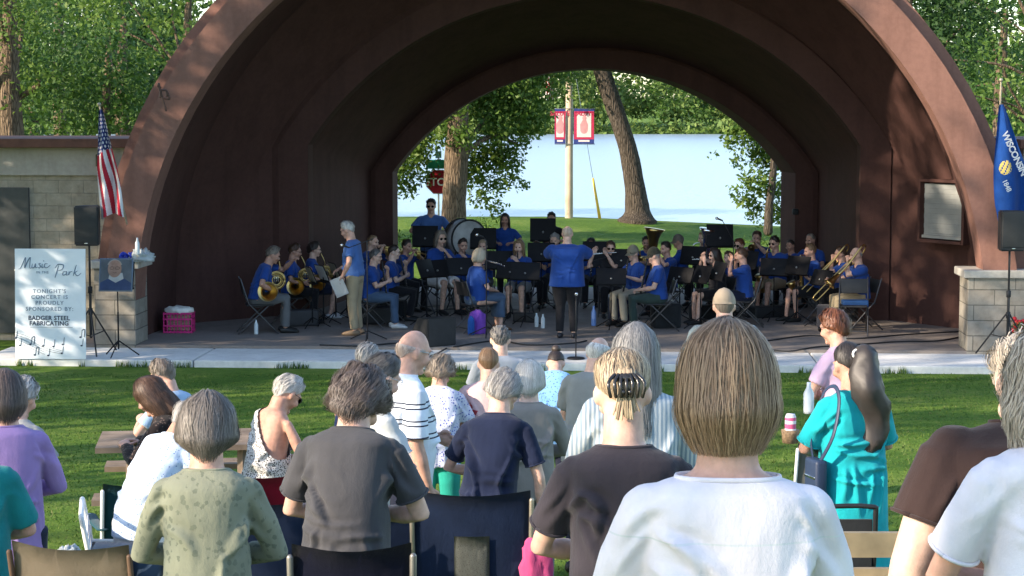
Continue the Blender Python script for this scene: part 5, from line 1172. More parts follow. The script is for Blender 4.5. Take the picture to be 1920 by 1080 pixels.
mus('musician with long sandy grey hair, sunglasses and white shorts', 826, 432, 34.8, -150, 'player in white shorts', clarinet, 'black oboe of the player in white shorts', hair='mid', hcol=GBR, glasses='sun', bottom='shorts', bot=WHT, tone=1)
mus('musician with short dark hair and glasses behind the first music stands', 868, 447, 35.0, -160, 'player behind the first stands', clarinet, 'black clarinet behind the two first stands', hair='short', hcol=DRK, glasses='on', tone=0)
mus('musician with a pale blond bob and a denim skirt in the front row', 900, 466, 31.7, -62, 'player in the denim skirt', flute, 'silver flute resting with the player in the denim skirt', arms='lap', hair='bob', hcol=((.30, .25, .18), (.5, .44, .34)), bottom='skirt', bot=DENIM, bwid=1.15, belly=.05, tone=1, shoes=SANDAL, hairkw=dict(hs=.08, hb=.09), hp=10)
mus('musician with blond hair pulled back, half hidden behind the microphone', 905, 449, 35.4, 175, 'player behind the microphone', clarinet, 'black clarinet behind the microphone', hair='updo', hcol=BLOND, tone=1)
mus('percussionist with long dark hair standing at the back beside the bass drum', 947, 400, 37.6, 176, '', pose='stand', hair='long', hcol=DRK, arms='perc', tone=2, scr=(.85, 1.1))
mus('musician with long light brown hair and bare knees left of the conductor', 973, 449, 34.2, 168, 'player with long light brown hair', clarinet, 'black clarinet of the player with long light brown hair', hair='long', hcol=LBR, bottom='shorts', bot=GREYT, tone=1)
mus('percussionist with dark hair behind the tall black stand at the back', 1034, 398, 38.2, 176, '', pose='stand', shirt=BLKT, hair='short', hcol=DRK, arms='perc', tone=2, scr=(.82, 1.1))
mus('grey haired musician peeking out left of the conductor', 1040, 438, 36.0, 165, 'player peeking out left of the conductor', clarinet, 'black clarinet just left of the conductor', hair='short', hcol=GREY, tone=1, sex='m')
COND = mus('conductor, a big balding person in a royal blue polo and black trousers with raised arms', 1064, 424, 30.8, -8, '', pose='stand', sex='m', hair='crop', hairkw=dict(st=50, f=999, th=.006), hcol=((.4, .3, .22), (.55, .42, .32)), arms='baton', bwid=1.5, bdep=1.45, belly=.09, sw=.23, tone=1, hp=10, lean=3, scr=(.9, 1.12), shoes=mat('black_trainer', (.025, .025, .03), .6))
# right wing
mus('musician half hidden right of the conductor with short dark hair', 1108, 446, 36.2, 178, 'player half hidden right of the conductor', clarinet, 'black clarinet right of the conductor', hair='short', hcol=DRK, tone=2)
mus('musician with sunglasses and a black tee playing flute right of the conductor', 1145, 452, 34.2, 178, 'flute player in a black tee', flute, 'silver flute of the player in the black tee', arms='flute', shirt=BLKT, hair='short', hcol=BRN, glasses='sun', tone=1)
mus('white haired musician in a beige cap and pale trousers', 1187, 460, 32.8, 130, 'player in the beige cap', clarinet, 'black clarinet across the lap of the player in the beige cap', arms='front', hair='short', hcol=WHITE, cap=CREAM, bot=cloth('stone_trousers', (.42, .38, .30)), glasses='sun', tone=1)
mus('musician in an olive cap and dark green trousers at the front right of the conductor', 1226, 464, 31.9, 92, 'player in the olive cap', clarinet, 'black clarinet in the lap of the player in the olive cap', arms='lap', sex='m', hair='short', hcol=GREY, cap=cloth('olive_cap', (.10, .10, .075)), bot=cloth('dark_green_trousers', (.03, .05, .045)), shoes=SANDAL, glasses='sun', belly=.05, bwid=1.1, tone=1, hp=10)
mus('musician with a tuba at the back in line with the beige cap', 1212, 443, 36.6, 172, 'tuba player', lambda P, l: euph(P, l, BRASS, 1.35), 'brass tuba whose bell shows above the beige cap', arms='front', sex='m', hair='short', hcol=DRK, tone=2)
mus('musician with dark hair and a trumpet right of the olive cap', 1248, 453, 34.4, 128, 'trumpeter right of the olive cap', trumpet, 'brass trumpet right of the olive cap', arms='trumpet', hair='short', hcol=DRK, tone=0)
mus('musician in a pale flat cap turned away from the audience', 1272, 440, 36.2, 75, 'player in the pale flat cap', None, None, arms='front', sex='m', hair='short', hcol=GBR, cap=cloth('pale_cap', (.33, .28, .24)), tone=2)
mus('musician with short fair hair and a silver euphonium', 1318, 434, 36.4, 150, 'silver euphonium player', lambda P, l: euph(P, l, SILVER), 'silver euphonium at the back right', arms='front', sex='m', hair='crop', hcol=LBR, tone=1)
mus('musician with dark hair, sunglasses and a black tee playing flute on the right', 1340, 465, 33.0, 112, 'flute player with sunglasses on the right', flute, 'silver flute of the player with sunglasses on the right', arms='flute', shirt=BLKT, hair='mid', hcol=DRK, glasses='sun', bottom='shorts', tone=1)
mus('musician with a brown crop and a straight back, nearest flute on the right', 1390, 465, 32.5, 82, 'nearest flute player on the right', flute, 'silver flute nearest the beige baseball cap', arms='flute', hair='short', hcol=BRN, bottom='shorts', bot=NAVYT, tone=0)
mus('auburn haired musician in sunglasses behind the right flutes', 1386, 447, 35.0, 140, 'auburn haired player', clarinet, 'black clarinet of the auburn haired player', hair='short', hcol=RED, glasses='sun', tone=1)
mus('musician with short brown hair at the back near the thin young tree', 1419, 433, 36.8, 165, 'player near the thin young tree', trumpet, 'brass trumpet near the thin young tree', arms='trumpet', sex='m', hair='short', hcol=BRN, tone=0)
mus('musician in black wraparound sunglasses with a saxophone', 1452, 443, 34.8, 138, 'saxophonist in wraparound sunglasses', sax, 'brass saxophone of the player in wraparound sunglasses', arms='sax', sex='m', hair='short', hcol=DRK, glasses='sun', bottom='shorts', bot=KHAKI, tone=0)
mus('older musician at the very back beside the brown jamb', 1520, 437, 36.0, 138, 'older player beside the jamb', None, None, arms='front', sex='m', hair='thin', hcol=GBR, bwid=1.1, tone=2)
mus('musician with light brown hair and black shorts with a saxophone', 1519, 457, 33.4, 108, 'saxophonist in black shorts', sax, 'brass saxophone of the player in black shorts', arms='sax', hair='short', hcol=LBR, bottom='shorts', tone=0)
mus('young musician with dark brown hair left of the trombone', 1576, 462, 33.2, 98, 'dark haired trombonist', trombone, 'brass trombone of the dark haired player', arms='trombone', hair='short', hcol=BRN, tone=0)
mus('balding musician in khaki trousers with a trombone at the far right', 1606, 464, 32.0, 104, 'balding trombonist', trombone, 'brass trombone slanting across the player at the far right', arms='trombone', sex='m', hair='bald', hcol=GREY, bot=KHAKI, shoes=WSHOE, belly=.05, bwid=1.12, tone=1)
c = copy_tree(CH0); p = at(1600, 600, 31.3); c.location = (p.x, 31.3, 0); c.rotation_euler = (0, 0, R(170)); c['label'] = 'empty black folding chair in front of the balding trombonist'
mus('musician with brown hair half hidden behind the nearest right flute', 1366, 471, 33.9, 120, 'player half hidden behind the nearest right flute', clarinet, 'black clarinet behind the nearest right flute', hair='short', hcol=BRN, tone=1)
mus('musician at the back right between the sunglasses and the jamb', 1482, 450, 36.4, 140, 'player between the sunglasses and the jamb', None, None, arms='front', sex='m', hair='crop', hcol=DRK, tone=2)
mus('musician with dark hair behind the wide stand left of the conductor', 1006, 452, 35.9, 172, 'player behind the wide stand', clarinet, 'black clarinet behind the wide stand', hair='short', hcol=BRN, glasses='on', tone=1)
# --- music stands
for a in [(583, 515, 32.3, -72, 'music stand before the horn player furthest left', CREAM), (604, 512, 32.7, -66, 'music stand of the second horn', PAPER), (627, 507, 33.3, -70, 'music stand of the third horn', CREAM), (648, 505, 34.0, -80, 'music stand behind the standing khaki trousers'),
          (798, 503, 32.8, -118, 'tilted music stand of the clarinets', CREAM), (818, 503, 33.3, -140, 'music stand of the player in white shorts'), (864, 499, 33.6, -168, 'black music stand in front of the glasses behind the denim skirt'), (906, 446, 36.8, 180, 'music stand beside the bass drum'), (935, 487, 34.2, 178, 'music stand right of the microphone', CREAM),
          (985, 508, 32.6, 172, 'wide black music stand left of the conductor', CREAM), (957, 506, 33.2, 165, 'music stand half behind the wide one left of the conductor', CREAM), (1018, 424, 37.2, 180, 'tall music stand at the back centre'), (1015, 472, 35.2, 180, 'music stand hidden left of the conductor', CREAM), (797, 442, 37.2, 180, 'music stand of the percussionist under the thick tree'),
          (1146, 518, 32.2, 178, 'black music stand right of the conductor'), (1118, 470, 35.2, 178, 'low music stand behind the conductor', CREAM), (1165, 484, 34.0, 172, 'music stand of the flute in the black tee', PAPER), (1276, 515, 33.0, 140, 'music stand behind the olive cap'), (1316, 514, 32.2, 116, 'music stand above the beige baseball cap', CREAM), (1347, 508, 32.0, 108, 'music stand of the nearest right flute', PAPER),
          (1350, 441, 36.0, 180, 'music stand below the rear microphone'), (1398, 487, 34.0, 140, 'music stand of the auburn hair'), (1452, 500, 33.4, 160, 'music stand of the wraparound sunglasses', CREAM), (1496, 497, 33.0, 132, 'tilted music stand of the right saxophones', CREAM), (1300, 478, 35.0, 150, 'music stand of the silver euphonium'), (1540, 520, 32.6, 120, 'music stand before the dark haired trombonist')]:
    stand(*a)
# --- conductor's stand is hidden by the conductor; papers in the hand of the standing polo
P = A_mc; W = P['arms'][-1][3]; bm = bmesh.new()
g = [[bm.verts.new((u, .10 * u + .01 * math.sin(v * 9), -v)) for u in (-.10, -.05, 0, .05, .11)] for v in (-.02, .06, .14, .22, .29)]
for a, b_ in zip(g, g[1:]):
    for i in range(4): bm.faces.new((a[i], a[i + 1], b_[i + 1], b_[i]))
bmesh.ops.solidify(bm, geom=bm.faces[:], thickness=.003); o = link('paper', bm, PAPER); tag(o, 'white sheet of paper in the hand of the standing polo', 'paper'); o.location = P['M'] @ (W + V((-.03, .10, -.05))); o.rotation_euler = (R(4), R(-22), R(-6))
# --- bass drum and stage gear
p = at(872, 447, 37.0); r = empty('bass_drum', (p.x, p.y, p.z), R(25), 'white headed bass drum on its side at the back left of the band', 'drum')
MX = Matrix.Rotation(math.pi / 2, 3, 'X'); bm = bmesh.new(); lathe(bm, [(.36, -.2), (.36, .2)], M=MX, n=36); link('drum_shell', bm, mat('drum_wrap', (.40, .40, .41), .4), r)
for y in (-.205, .205):
    bm = bmesh.new(); lathe(bm, [(.345, y - .006), (.345, y + .006)], M=MX, n=36); link('drumhead', bm, mat('drumhead', (.45, .45, .44), .5), r); bm = bmesh.new(); tube(bm, [(.365 * math.cos(a), y * .97, .365 * math.sin(a)) for a in [i * math.pi / 18 for i in range(37)]], .018, 8); link('hoop', bm, BLKP, r)
for s in (-1, 1): bm = bmesh.new(); tube(bm, [(s * .25, -.1, -.26), (s * .3, -.1, -p.z)], .014, 6); tube(bm, [(s * .25, .1, -.26), (s * .3, .1, -p.z)], .014, 6); link('leg', bm, BLACK, r)
def mic_stand(label, px, py_top, py_foot, Y, z, base, boom=None, mic=True, zb=0):
    x = at(px, 600, Y).x; r = empty('microphone_stand', (x, Y, zb), 0, label, 'microphone stand', 'microphone stands'); h = at(px, py_top, Y).z - zb; bm = bmesh.new(); tube(bm, [(0, 0, .03), (0, 0, h)], .010, 8); link('pole', bm, BLACK, r)
    if base == 'round': bm = bmesh.new(); lathe(bm, [(.13, 0), (.135, .012), (.12, .022), (.02, .035)], n=24); link('base', bm, BLACK, r)
    else:
        for k in range(3): a = 2.1 * k + .5; bm = bmesh.new(); tube(bm, [(0, 0, .16), (.33 * math.cos(a), .33 * math.sin(a), .012)], .010, 6); link('leg', bm, BLACK, r)
    e = V((0, 0, h))
    if boom: bm = bmesh.new(); e = V((0, 0, h)) + V(boom); tube(bm, [V((0, 0, h)) - V(boom) * .35, e], .007, 6); link('boom', bm, BLACK, r)
    if mic: 
        bm = bmesh.new(); d = V((-.6, -.5, .25)) if boom else V((0, -.6, .5)); d.normalize(); tube(bm, [e, e + d * .13], [.012, .018], 8); b2 = bmesh.new(); ball(b2, e + d * .15, .027); m_ = link('microphone', bm, BLACK, r); link('grille', b2, SILVER, m_)
mic_stand('tall microphone stand with a boom in front of the standing polo', 689, 452, 640, 30.4, 1.5, 'tripod', (-.28, -.05, -.10), True)
mic_stand('microphone stand with a boom before the denim skirt', 912, 452, 620, 31.0, 1.5, 'tripod', (-.04, 0, .06))
mic_stand('microphone stand with a round base alone on the walk in front of the conductor', 1080, 562, 690, 28.4, 1.2, 'round', zb=-.035, mic=True)
mic_stand('microphone stand with a boom above the right flutes', 1374, 452, 620, 33.6, 1.5, 'tripod', (-.20, 0, .36))
# wedge monitor
p = at(812, 655, 29.75); bm = bmesh.new(); prof_ = [(-.24, 0), (.26, 0), (.26, .16), (.05, .44), (-.24, .44)]
loft(bm, [[V((x, y, z)) for y, z in prof_] for x in (-.27, .27)]); bmesh.ops.recalc_face_normals(bm, faces=bm.faces); bmesh.ops.bevel(bm, geom=bm.edges[:], offset=.014, segments=2, affect='EDGES')
r = empty('stage_monitor', (p.x, 29.85, 0), R(38), 'black wedge stage monitor lying at the front of the stage', 'loudspeaker'); link('cabinet', bm, BLKP, r, False); bm = bbox((.275, .12, .09), (.004, .10, .025), .002); link('badge', bm, SILVER, r)
def case(name, label, cat, px, py, Y, s, m, rz=0): p = at(px, py, Y); o = thing(name, label, cat, bbox((0, 0, s[2] / 2), s, min(s) * .18, seg=3), m, (p.x, Y, 0), rz); return o
case('gig_bag', 'black gig bag on the floor under the olive cap', 'bag', 1248, 610, 32.3, (.48, .3, .42), BLKC, .2); case('instrument_case', 'black instrument case behind the jeans', 'case', 712, 610, 32.9, (.6, .3, .3), BLKP, .1); case('gig_bag', 'black bag beneath the standing khaki trousers', 'bag', 735, 600, 33.6, (.5, .3, .34), BLKC, -.2)
case('instrument_case', 'grey case on the floor beside the second horn player', 'case', 566, 615, 32.6, (.55, .25, .28), mat('grey_case', (.05, .05, .055), .6), .3); case('instrument_case', 'small black case between the bottles and the wide stand', 'case', 985, 612, 33.2, (.4, .2, .16), BLKP, -.3)
case('backpack', 'dark navy backpack under the player in the beige cap', 'backpack', 1160, 606, 33.3, (.34, .24, .42), cloth('navy_nylon', (.012, .018, .05)), .2); case('gig_bag', 'long black bag lying behind the nearest right flute', 'bag', 1330, 606, 33.6, (.7, .26, .26), BLKC, .1); case('instrument_case', 'flat dark case under the wraparound sunglasses', 'case', 1440, 606, 34.0, (.7, .3, .2), BLKP, .4); case('backpack', 'grey backpack left of the balding trombonist', 'backpack', 1548, 606, 32.4, (.3, .22, .38), cloth('grey_nylon', (.05, .05, .06)), -.2)
case('instrument_case', 'blue case on the empty chair at the right', 'case', 1603, 570, 31.35, (.42, .22, .12), mat('blue_case', (.02, .07, .2), .4)).location.z = .445
p = at(893, 618, 31.4); thing('tote_bag', 'purple tote bag on the floor under the denim skirt', 'bag', bag_bm(.27, .16, .38, 3), cloth('purple_canvas', (.20, .07, .42)), (p.x + .02, 31.4, 0)); thing('water_bottle', 'blue sleeve bottle leaning against the purple bag', 'bottle', bag_bm(.11, .09, .30, 5, noise_a=.006), cloth('blue_sleeve', (.02, .09, .35)), (p.x - .08, 31.25, 0))
def bottle(label, px, Y, m, h=.24, z=0, r_=.035): x = at(px, 600, Y).x; bm = bmesh.new(); lathe(bm, [(r_ * .95, 0), (r_, .015), (r_, h * .68), (r_ * .45, h * .85), (r_ * .42, h)], n=16); return thing('water_bottle', label, 'bottle', bm, m, (x, Y, z))
CLR = mat('clear_plastic', (.6, .66, .68), .15)
bottle('tall light blue bottle on the stage right of the conductor', 1113, 32.6, mat('light_blue_bottle', (.18, .30, .62), .35), .34, r_=.045); bottle('clear water bottle on the stage left of the conductor', 1018, 32.2, CLR); bottle('clear water bottle beside its twin, nearer the wide stand', 1006, 32.4, CLR); bottle('clear water bottle by the chair furthest left', 480, 31.3, CLR)
# pink crate, green crates
def crate(name, label, px, Y, s, m, z=0, rz=0):
    r = empty(name, (at(px, 600, Y).x, Y, z), rz, label, 'crate'); bm = bmesh.new(); w_, d, h = s
    for sx in (-1, 1):
        for i in range(7): box(bm, (sx * w_ / 2, -d / 2 + d * i / 6, h / 2), (.012, .016, h))
        for i in range(9): box(bm, (-w_ / 2 + w_ * i / 8, sx * d / 2, h / 2), (.016, .012, h))
    for z_ in (.02, h * .36, h * .68, h - .015):
        for sx in (-1, 1): box(bm, (sx * (w_ / 2 + .002), 0, z_), (.014, d + .02, .028)); box(bm, (0, sx * (d / 2 + .002), z_), (w_ + .02, .014, .028))
    link('basket', bm, m, r, False); link('floor_panel', bbox((0, 0, .012), (w_ - .03, d - .03, .01), .003), m, r, False); return r
crate('plastic_crate', 'pink plastic crate with white papers on top by the left wall', 336, 31.6, (.46, .30, .34), mat('hot_pink', (.62, .03, .20), .4)); crate('plastic_crate', 'green plastic crate under the right speaker', 1856, 29.25, (.40, .32, .31), mat('milk_crate_green', (.03, .30, .10), .45), 0, .1)
p = at(336, 560, 31.6); thing('towel', 'folded white cloth heaped on the pink crate', 'cloth', bag_bm(.46, .30, .10, 12, noise_a=.015), PAPER, (p.x, 31.6, .33))
thing('papers', 'brown cardboard filling the pink crate', 'cardboard', bbox((0, 0, .15), (.38, .24, .26), .01), mat('cardboard', (.35, .26, .17), .8), (p.x, 31.6, .02))
# cables on the stage floor
for nm, pts, z in [('long black cable looping along the right front of the stage', [(1430, 655), (1480, 660), (1530, 652), (1600, 648), (1680, 642), (1760, 640), (1812, 630)], 0), ('black cable between the saxophones and the right wall', [(1440, 640), (1520, 630), (1600, 636), (1700, 628), (1810, 622)], 0), ('black cable along the left front of the stage', [(600, 648), (680, 650), (740, 645), (800, 648)], 0), ('black cable in front of the conductor', [(850, 652), (930, 640), (990, 648), (1070, 645), (1100, 640)], 0), ('cable trailing over the walk from the wedge monitor', [(842, 652), (820, 664), (800, 672), (780, 684)], -.03)]:
    P3 = []
    for px, py in pts:
        Y = F * (CAMZ - z) / (py - HOR) * .997; q = at(px, py, Y); P3.append((q.x, q.y, .013 + z + (.0 if z == 0 else 0)))
    bm = bmesh.new(); tube(bm, smooth_pts(P3, 6), .012, 6); tag(link('cable', bm, BLKP), nm, 'cable', 'cables on the stage')
# --- tripod speakers
def speaker(px, pyb, Y, zb, label, sl, legrot=0):
    x = at(px, 600, Y).x; zt = at(px, pyb, Y).z; r = empty('speaker_stand', (x, Y, zb), 0, sl, 'speaker stand', 'tripod speaker stands'); h = zt - zb; bm = bmesh.new(); tube(bm, [(0, 0, .25), (0, 0, h * .62)], .022, 10); tube(bm, [(0, 0, h * .6), (0, 0, h)], .017, 10); link('pole', bm, BLACK, r)
    bm = bmesh.new(); lathe(bm, [(.035, h * .56), (.035, h * .62)], n=12); lathe(bm, [(.034, h * .36), (.034, h * .42)], n=12); link('collar', bm, BLKP, r)
    for k in range(3):
        a = legrot + 2 * math.pi * k / 3; c, s = math.cos(a), math.sin(a); bm = bmesh.new(); tube(bm, [(.03 * c, .03 * s, h * .40), (.48 * c, .48 * s, .015)], .013, 7); tube(bm, [(.02 * c, .02 * s, .27), (.26 * c, .26 * s, h * .2)], .009, 6); link('leg', bm, BLACK, r)
    s = empty('loudspeaker', (x, Y, zt), R(-4 if px < 900 else 6), label, 'loudspeaker', 'loudspeakers on tripods'); bm = bmesh.new(); loft(bm, [[V((-.19, -.15, z)), V((.19, -.15, z)), V((.13, .17, z)), V((-.13, .17, z))] for z in (0, .60)]); bmesh.ops.recalc_face_normals(bm, faces=bm.faces); bmesh.ops.bevel(bm, geom=bm.edges[:], offset=.02, segments=3, affect='EDGES'); link('cabinet', bm, BLKP, s, False)
    link('grille', bbox((0, -.156, .32), (.34, .012, .52), .005), mat('grille_black', (.028, .03, .031), .7, bs=.5, bscale=300), s); link('badge', bbox((0, -.164, .04), (.05, .006, .012), .002), SILVER, s)
speaker(170, 460, 28.9, -.02, 'black loudspeaker above the white concert sign', 'black tripod stand behind the white concert sign', .9)
speaker(1890, 470, 28.6, -.02, 'black loudspeaker in front of the right pillar under the blue flag', 'black tripod stand in front of the right pillar', .5)

# ------------------------------------------------------------------ sign, portrait, flags, lakefront
def text_bm(s, size, bold=0, space=1.0, align='CENTER', shear=0):
    cu = bpy.data.curves.new('t', 'FONT'); cu.body = s; cu.size = size; cu.align_x = align; cu.space_character = space; cu.extrude = .0015; cu.offset = bold; cu.shear = shear; cu.resolution_u = 3
    o = bpy.data.objects.new('t', cu); TMP.collection.objects.link(o)
    with bpy.context.temp_override(scene=TMP, view_layer=TMP.view_layers[0]): dg = bpy.context.evaluated_depsgraph_get()
    me = bpy.data.meshes.new_from_object(o.evaluated_get(dg), depsgraph=dg); bm = bmesh.new(); bm.from_mesh(me); bpy.data.objects.remove(o); bpy.data.curves.remove(cu); bpy.data.meshes.remove(me); return bm
def up_text(bm, M):      # text lies in xy: stand it up, facing -y
    for v in bm.verts: v.co = M @ V((v.co.x, -v.co.z, v.co.y))
    return bm
Ys = 28.35; pb, pt_ = at(95, 661, Ys), at(97, 455, Ys); sw_, sh = 135 * px2m(Ys), (pt_ - pb).length
r = empty('concert_sign', (pb.x, Ys, -.03), R(-3), 'white board sign reading Music in the Park with the sponsor of the concert', 'sign'); TI = Matrix.Rotation(R(-3), 4, 'X')
bm = bbox((0, 0, sh / 2), (sw_, .02, sh), .004)
for v in bm.verts: v.co = TI @ v.co
link('board', bm, mat('sign_white', (.74, .80, .86), .5, var=.02), r, False)
k = px2m(Ys); INK = mat('sign_ink', (.03, .05, .09), .6); INK2 = mat('sign_ink_grey', (.16, .22, .30), .6)
def sx(px): return (px - 96.5) * k
def sz(py): return (661.5 - py) * k
def TM(px, py): return TI @ Matrix.Translation((sx(px), -.0125, sz(py)))
bms = []
for s, py, size in (("TONIGHT'S", 537, 10.5), ('CONCERT IS', 548, 10.5), ('PROUDLY', 559, 10.5), ('SPONSORED BY:', 570.5, 10.5)): bms.append(up_text(text_bm(s, size * k, .0008, 1.22), TM(95, py)))
link('small_lettering', join(*bms), INK2, r, False)
bms = [up_text(text_bm(s, 11.5 * k, .0022, 1.05), TM(94, py)) for s, py in (('BADGER STEEL', 588, ), ('FABRICATING', 598))]; link('sponsor_lettering', join(*bms), INK, r, False)
def stroke(bm, pts, w0, w1): 
    sp = smooth_pts([(sx(x), -.0135, sz(y)) for x, y in pts], 5); n = len(sp)
    tube(bm, [TI @ p for p in sp], [k * (w0 + (w1 - w0) * math.sin(math.pi * i / (n - 1))) for i in range(n)], 5)
bm = bmesh.new()
for pts in [[(36, 492), (40, 490), (46, 478), (50, 470), (49, 480), (48, 490), (54, 477), (59, 470), (58, 481), (58, 490), (62, 489)], [(63, 482), (62, 489), (66, 489), (69, 482), (69, 489), (73, 488)], [(79, 481), (75, 482), (78, 486), (76, 490), (73, 488)], [(82, 482), (81, 489), (85, 488)], [(92, 482), (87, 482), (86, 488), (91, 489), (97, 484)], [(84, 477), (85, 476)],
            [(113, 485), (109, 498), (106, 508)], [(106, 490), (112, 483), (122, 484), (120, 492), (112, 495)], [(128, 496), (122, 497), (121, 503), (127, 501), (128, 496), (128, 503), (131, 502)], [(133, 496), (132, 503), (134, 498), (139, 496)], [(147, 484), (143, 496), (141, 504)], [(149, 495), (144, 499), (149, 504), (156, 499)]]: stroke(bm, pts, .45, 1.0)
link('script_title', bm, INK2, r); bms = [up_text(text_bm('IN THE', 6.5 * k, .0003, 1.2), TM(82, 500))]; link('title_small_words', join(*bms), INK2, r, False)
bm = bmesh.new(); tube(bm, [TM(58, 601.5) @ V((0, 0, 0)), TM(139, 601.5) @ V((0, 0, 0))], .0022, 4)
for i in range(5): stroke(bm, [(30, 612 + i * 4), (55, 620 + i * 5), (85, 636 + i * 4.2), (118, 646 + i * 3)][:3 + (i < 3)], .25, .25)
for x, y in ((38, 636), (58, 634), (82, 637), (102, 638), (66, 654), (118, 651), (30, 622), (120, 634), (156, 636), (154, 620), (92, 655)):
    q = TI @ V((sx(x), -.0135, sz(y))); ball(bm, q, (.018, .004, .013), None, 8, 6); stroke(bm, [(x + 1.6, y), (x + 3, y - 13)], .45, .45)
    if x in (58, 66, 154): stroke(bm, [(x + 3, y - 13), (x + 8, y - 14.5), (x + 7, y - 1)], .7, .7)
link('music_notes', bm, INK, r)
# portrait on a music stand easel
Yp = 28.6; p = at(219, 515, Yp); c = copy_tree(ST0); c.location = (p.x, Yp + .06, -.03); c.rotation_euler = (0, 0, R(176)); c.scale = (1, 1, (p.z + .03) / 1.02); c['label'] = 'black music stand on the walk holding the framed portrait'; c['group'] = 'music stands of the band'
c.rotation_euler = (0, 0, R(180 + 176)); 
r = empty('portrait', (p.x, Yp - .05, p.z), R(-4), 'framed portrait photograph of a smiling person with glasses on the stand beside the sign', 'picture'); TT = Matrix.Rotation(R(-12), 4, 'X')
def flat(nm, shape, y, m, par=r):
    bm = bmesh.new(); bm.faces.new([bm.verts.new(TT @ V((x, y, z))) for x, z in shape]); bmesh.ops.solidify(bm, geom=bm.faces[:], thickness=.0015); return link(nm, bm, m, par, False)
def ell(cx, cz, a, b_): return [(cx + a * math.cos(t), cz + b_ * math.sin(t)) for t in [2 * math.pi * i / 24 for i in range(24)]]
bm = bbox((0, 0, 0), (.51, .022, .50), .004)
for v in bm.verts: v.co = TT @ v.co
link('frame', bm, mat('portrait_frame', (.10, .14, .2), .4), r); flat('backdrop_print', [(-.235, -.23), (.235, -.23), (.235, .23), (-.235, .23)], -.014, mat('print_ground', (.17, .20, .24), .5, var=.25, vs=6))
flat('jumper_print', [(-.235, -.23), (.235, -.23), (.235, -.12), (.12, -.05), (-.10, -.05), (-.235, -.12)], -.016, mat('print_blue', (.06, .10, .24), .5)); flat('collar_print', [(-.11, -.06), (.0, -.12), (.12, -.06), (.10, .03), (-.09, .02)], -.018, mat('print_white', (.62, .64, .66), .5)); flat('face_print', ell(-.02, .09, .105, .13), -.020, mat('print_face', (.50, .32, .26), .5, var=.15, vs=16)); flat('hair_print', [(x, z) for x, z in ell(-.02, .12, .115, .115) if z > .14], -.0185, mat('print_hair', (.5, .47, .44), .5))
bm = bmesh.new(); 
for s in (-1, 1): tube(bm, [TT @ V((-.02 + s * .042 + .032 * math.cos(t), -.022, .10 + .022 * math.sin(t))) for t in [i * math.pi / 6 for i in range(13)]], .003, 5)
tube(bm, [TT @ V((-.045, -.022, .035)), TT @ V((-.02, -.022, .030)), TT @ V((.01, -.022, .036))], .0025, 5); link('glasses_print', bm, mat('print_dark', (.12, .06, .05), .5), r)
# on the left pillar
p = at(238, 484, 29.6); zt = 1.345
bm = bmesh.new()
for i in range(9): a = i * .7; tube(bm, smooth_pts([(0, 0, .05), (.08 * math.cos(a), .05 * math.sin(a), .09 + .02 * math.sin(i * 2)), (.13 * math.cos(a + .3), .08 * math.sin(a + .3), .05), (.05 * math.cos(a + .5), .03, .02), (0, 0, .05)], 3), (.004, .022), 6)
thing('ribbon_bow', 'shiny royal blue ribbon bow on the left stone pillar', 'bow', bm, mat('blue_foil', (.02, .05, .42), .3), (p.x, 29.7, zt))
p = at(262, 484, 29.6); thing('plastic_bag', 'white plastic bag crumpled on the left stone pillar', 'bag', bag_bm(.32, .2, .12, 21, noise_a=.05), PLAST, (p.x, 29.75, zt - .01)); bottle('clear water bottle on top of the left stone pillar', 260, 29.6, CLR, .26, zt + .09)
# flowers at the right pillar
bm = bmesh.new(); g = random.Random(5)
for i in range(26): ball(bm, (g.uniform(-.12, .12), g.uniform(-.1, .1), g.uniform(.25, .55)), .035, None, 8, 6)
p = at(1916, 612, 28.9); o = empty('flower_pot', (p.x, 28.9, -.02), 0, 'red flowers in a pot at the right edge of the stage', 'plant'); link('blossoms', bm, mat('red_petals', (.45, .02, .03), .6), o); C = rng.uniform(-.14, .14, (160, 3)) + np.array([0, 0, .34]); leaves('foliage', C, np.full(160, .07), LM, o); bm = bmesh.new(); lathe(bm, [(.10, 0), (.14, .22), (.15, .24)], n=18); link('pot', bm, mat('terracotta', (.30, .12, .07), .8), o)
# flags
def flag(label, top, low, W, H, colf, mats, fold, nx=90, ny=150, pole=None, slant=0):
    """cloth hanging from a tilted pole; u runs across the folds, v down the fly"""
    r = empty('flag', (0, 0, 0), label=label, cat='flag'); bm = bmesh.new(); vs = []
    for j in range(ny + 1):
        v = j / ny; row = []
        for i in range(nx + 1):
            u = i / nx; x0 = top.x + (low.x - top.x) * v; half = W * (.10 + .90 * min(1, v * 1.15) ** .8) / 2 * (1 - .10 * max(0, v - .8) / .2)
            fo = math.sin(u * fold * 2 * math.pi + v * 2.2) * .08 * (.25 + v) 
            row.append(bm.verts.new((x0 + (u * 2 - 1) * half + .02 * math.sin(v * 9 + u * 3) * v, top.y + fo, top.z - H * v - slant * (1 - abs(u * 2 - 1)) * .04 - .10 * W * v * math.cos(u * 5))))
        vs.append(row)
    for j in range(ny):
        for i in range(nx): bm.faces.new((vs[j][i], vs[j][i + 1], vs[j + 1][i + 1], vs[j + 1][i])).material_index = colf((i + .5) / nx, (j + .5) / ny)
    f = link('cloth', bm, mats, r); 
    if pole: bm = bmesh.new(); tube(bm, pole, .014, 8); ball(bm, pole[-1], .03, None, 10, 8); link('pole', bm, mat('flag_pole', (.35, .30, .22), .4, .3), r)
    return r, vs
FR, FW, FB = cloth('flag_red', (.36, .015, .035)), cloth('flag_white', (.66, .64, .66)), cloth('flag_blue', (.016, .028, .13))
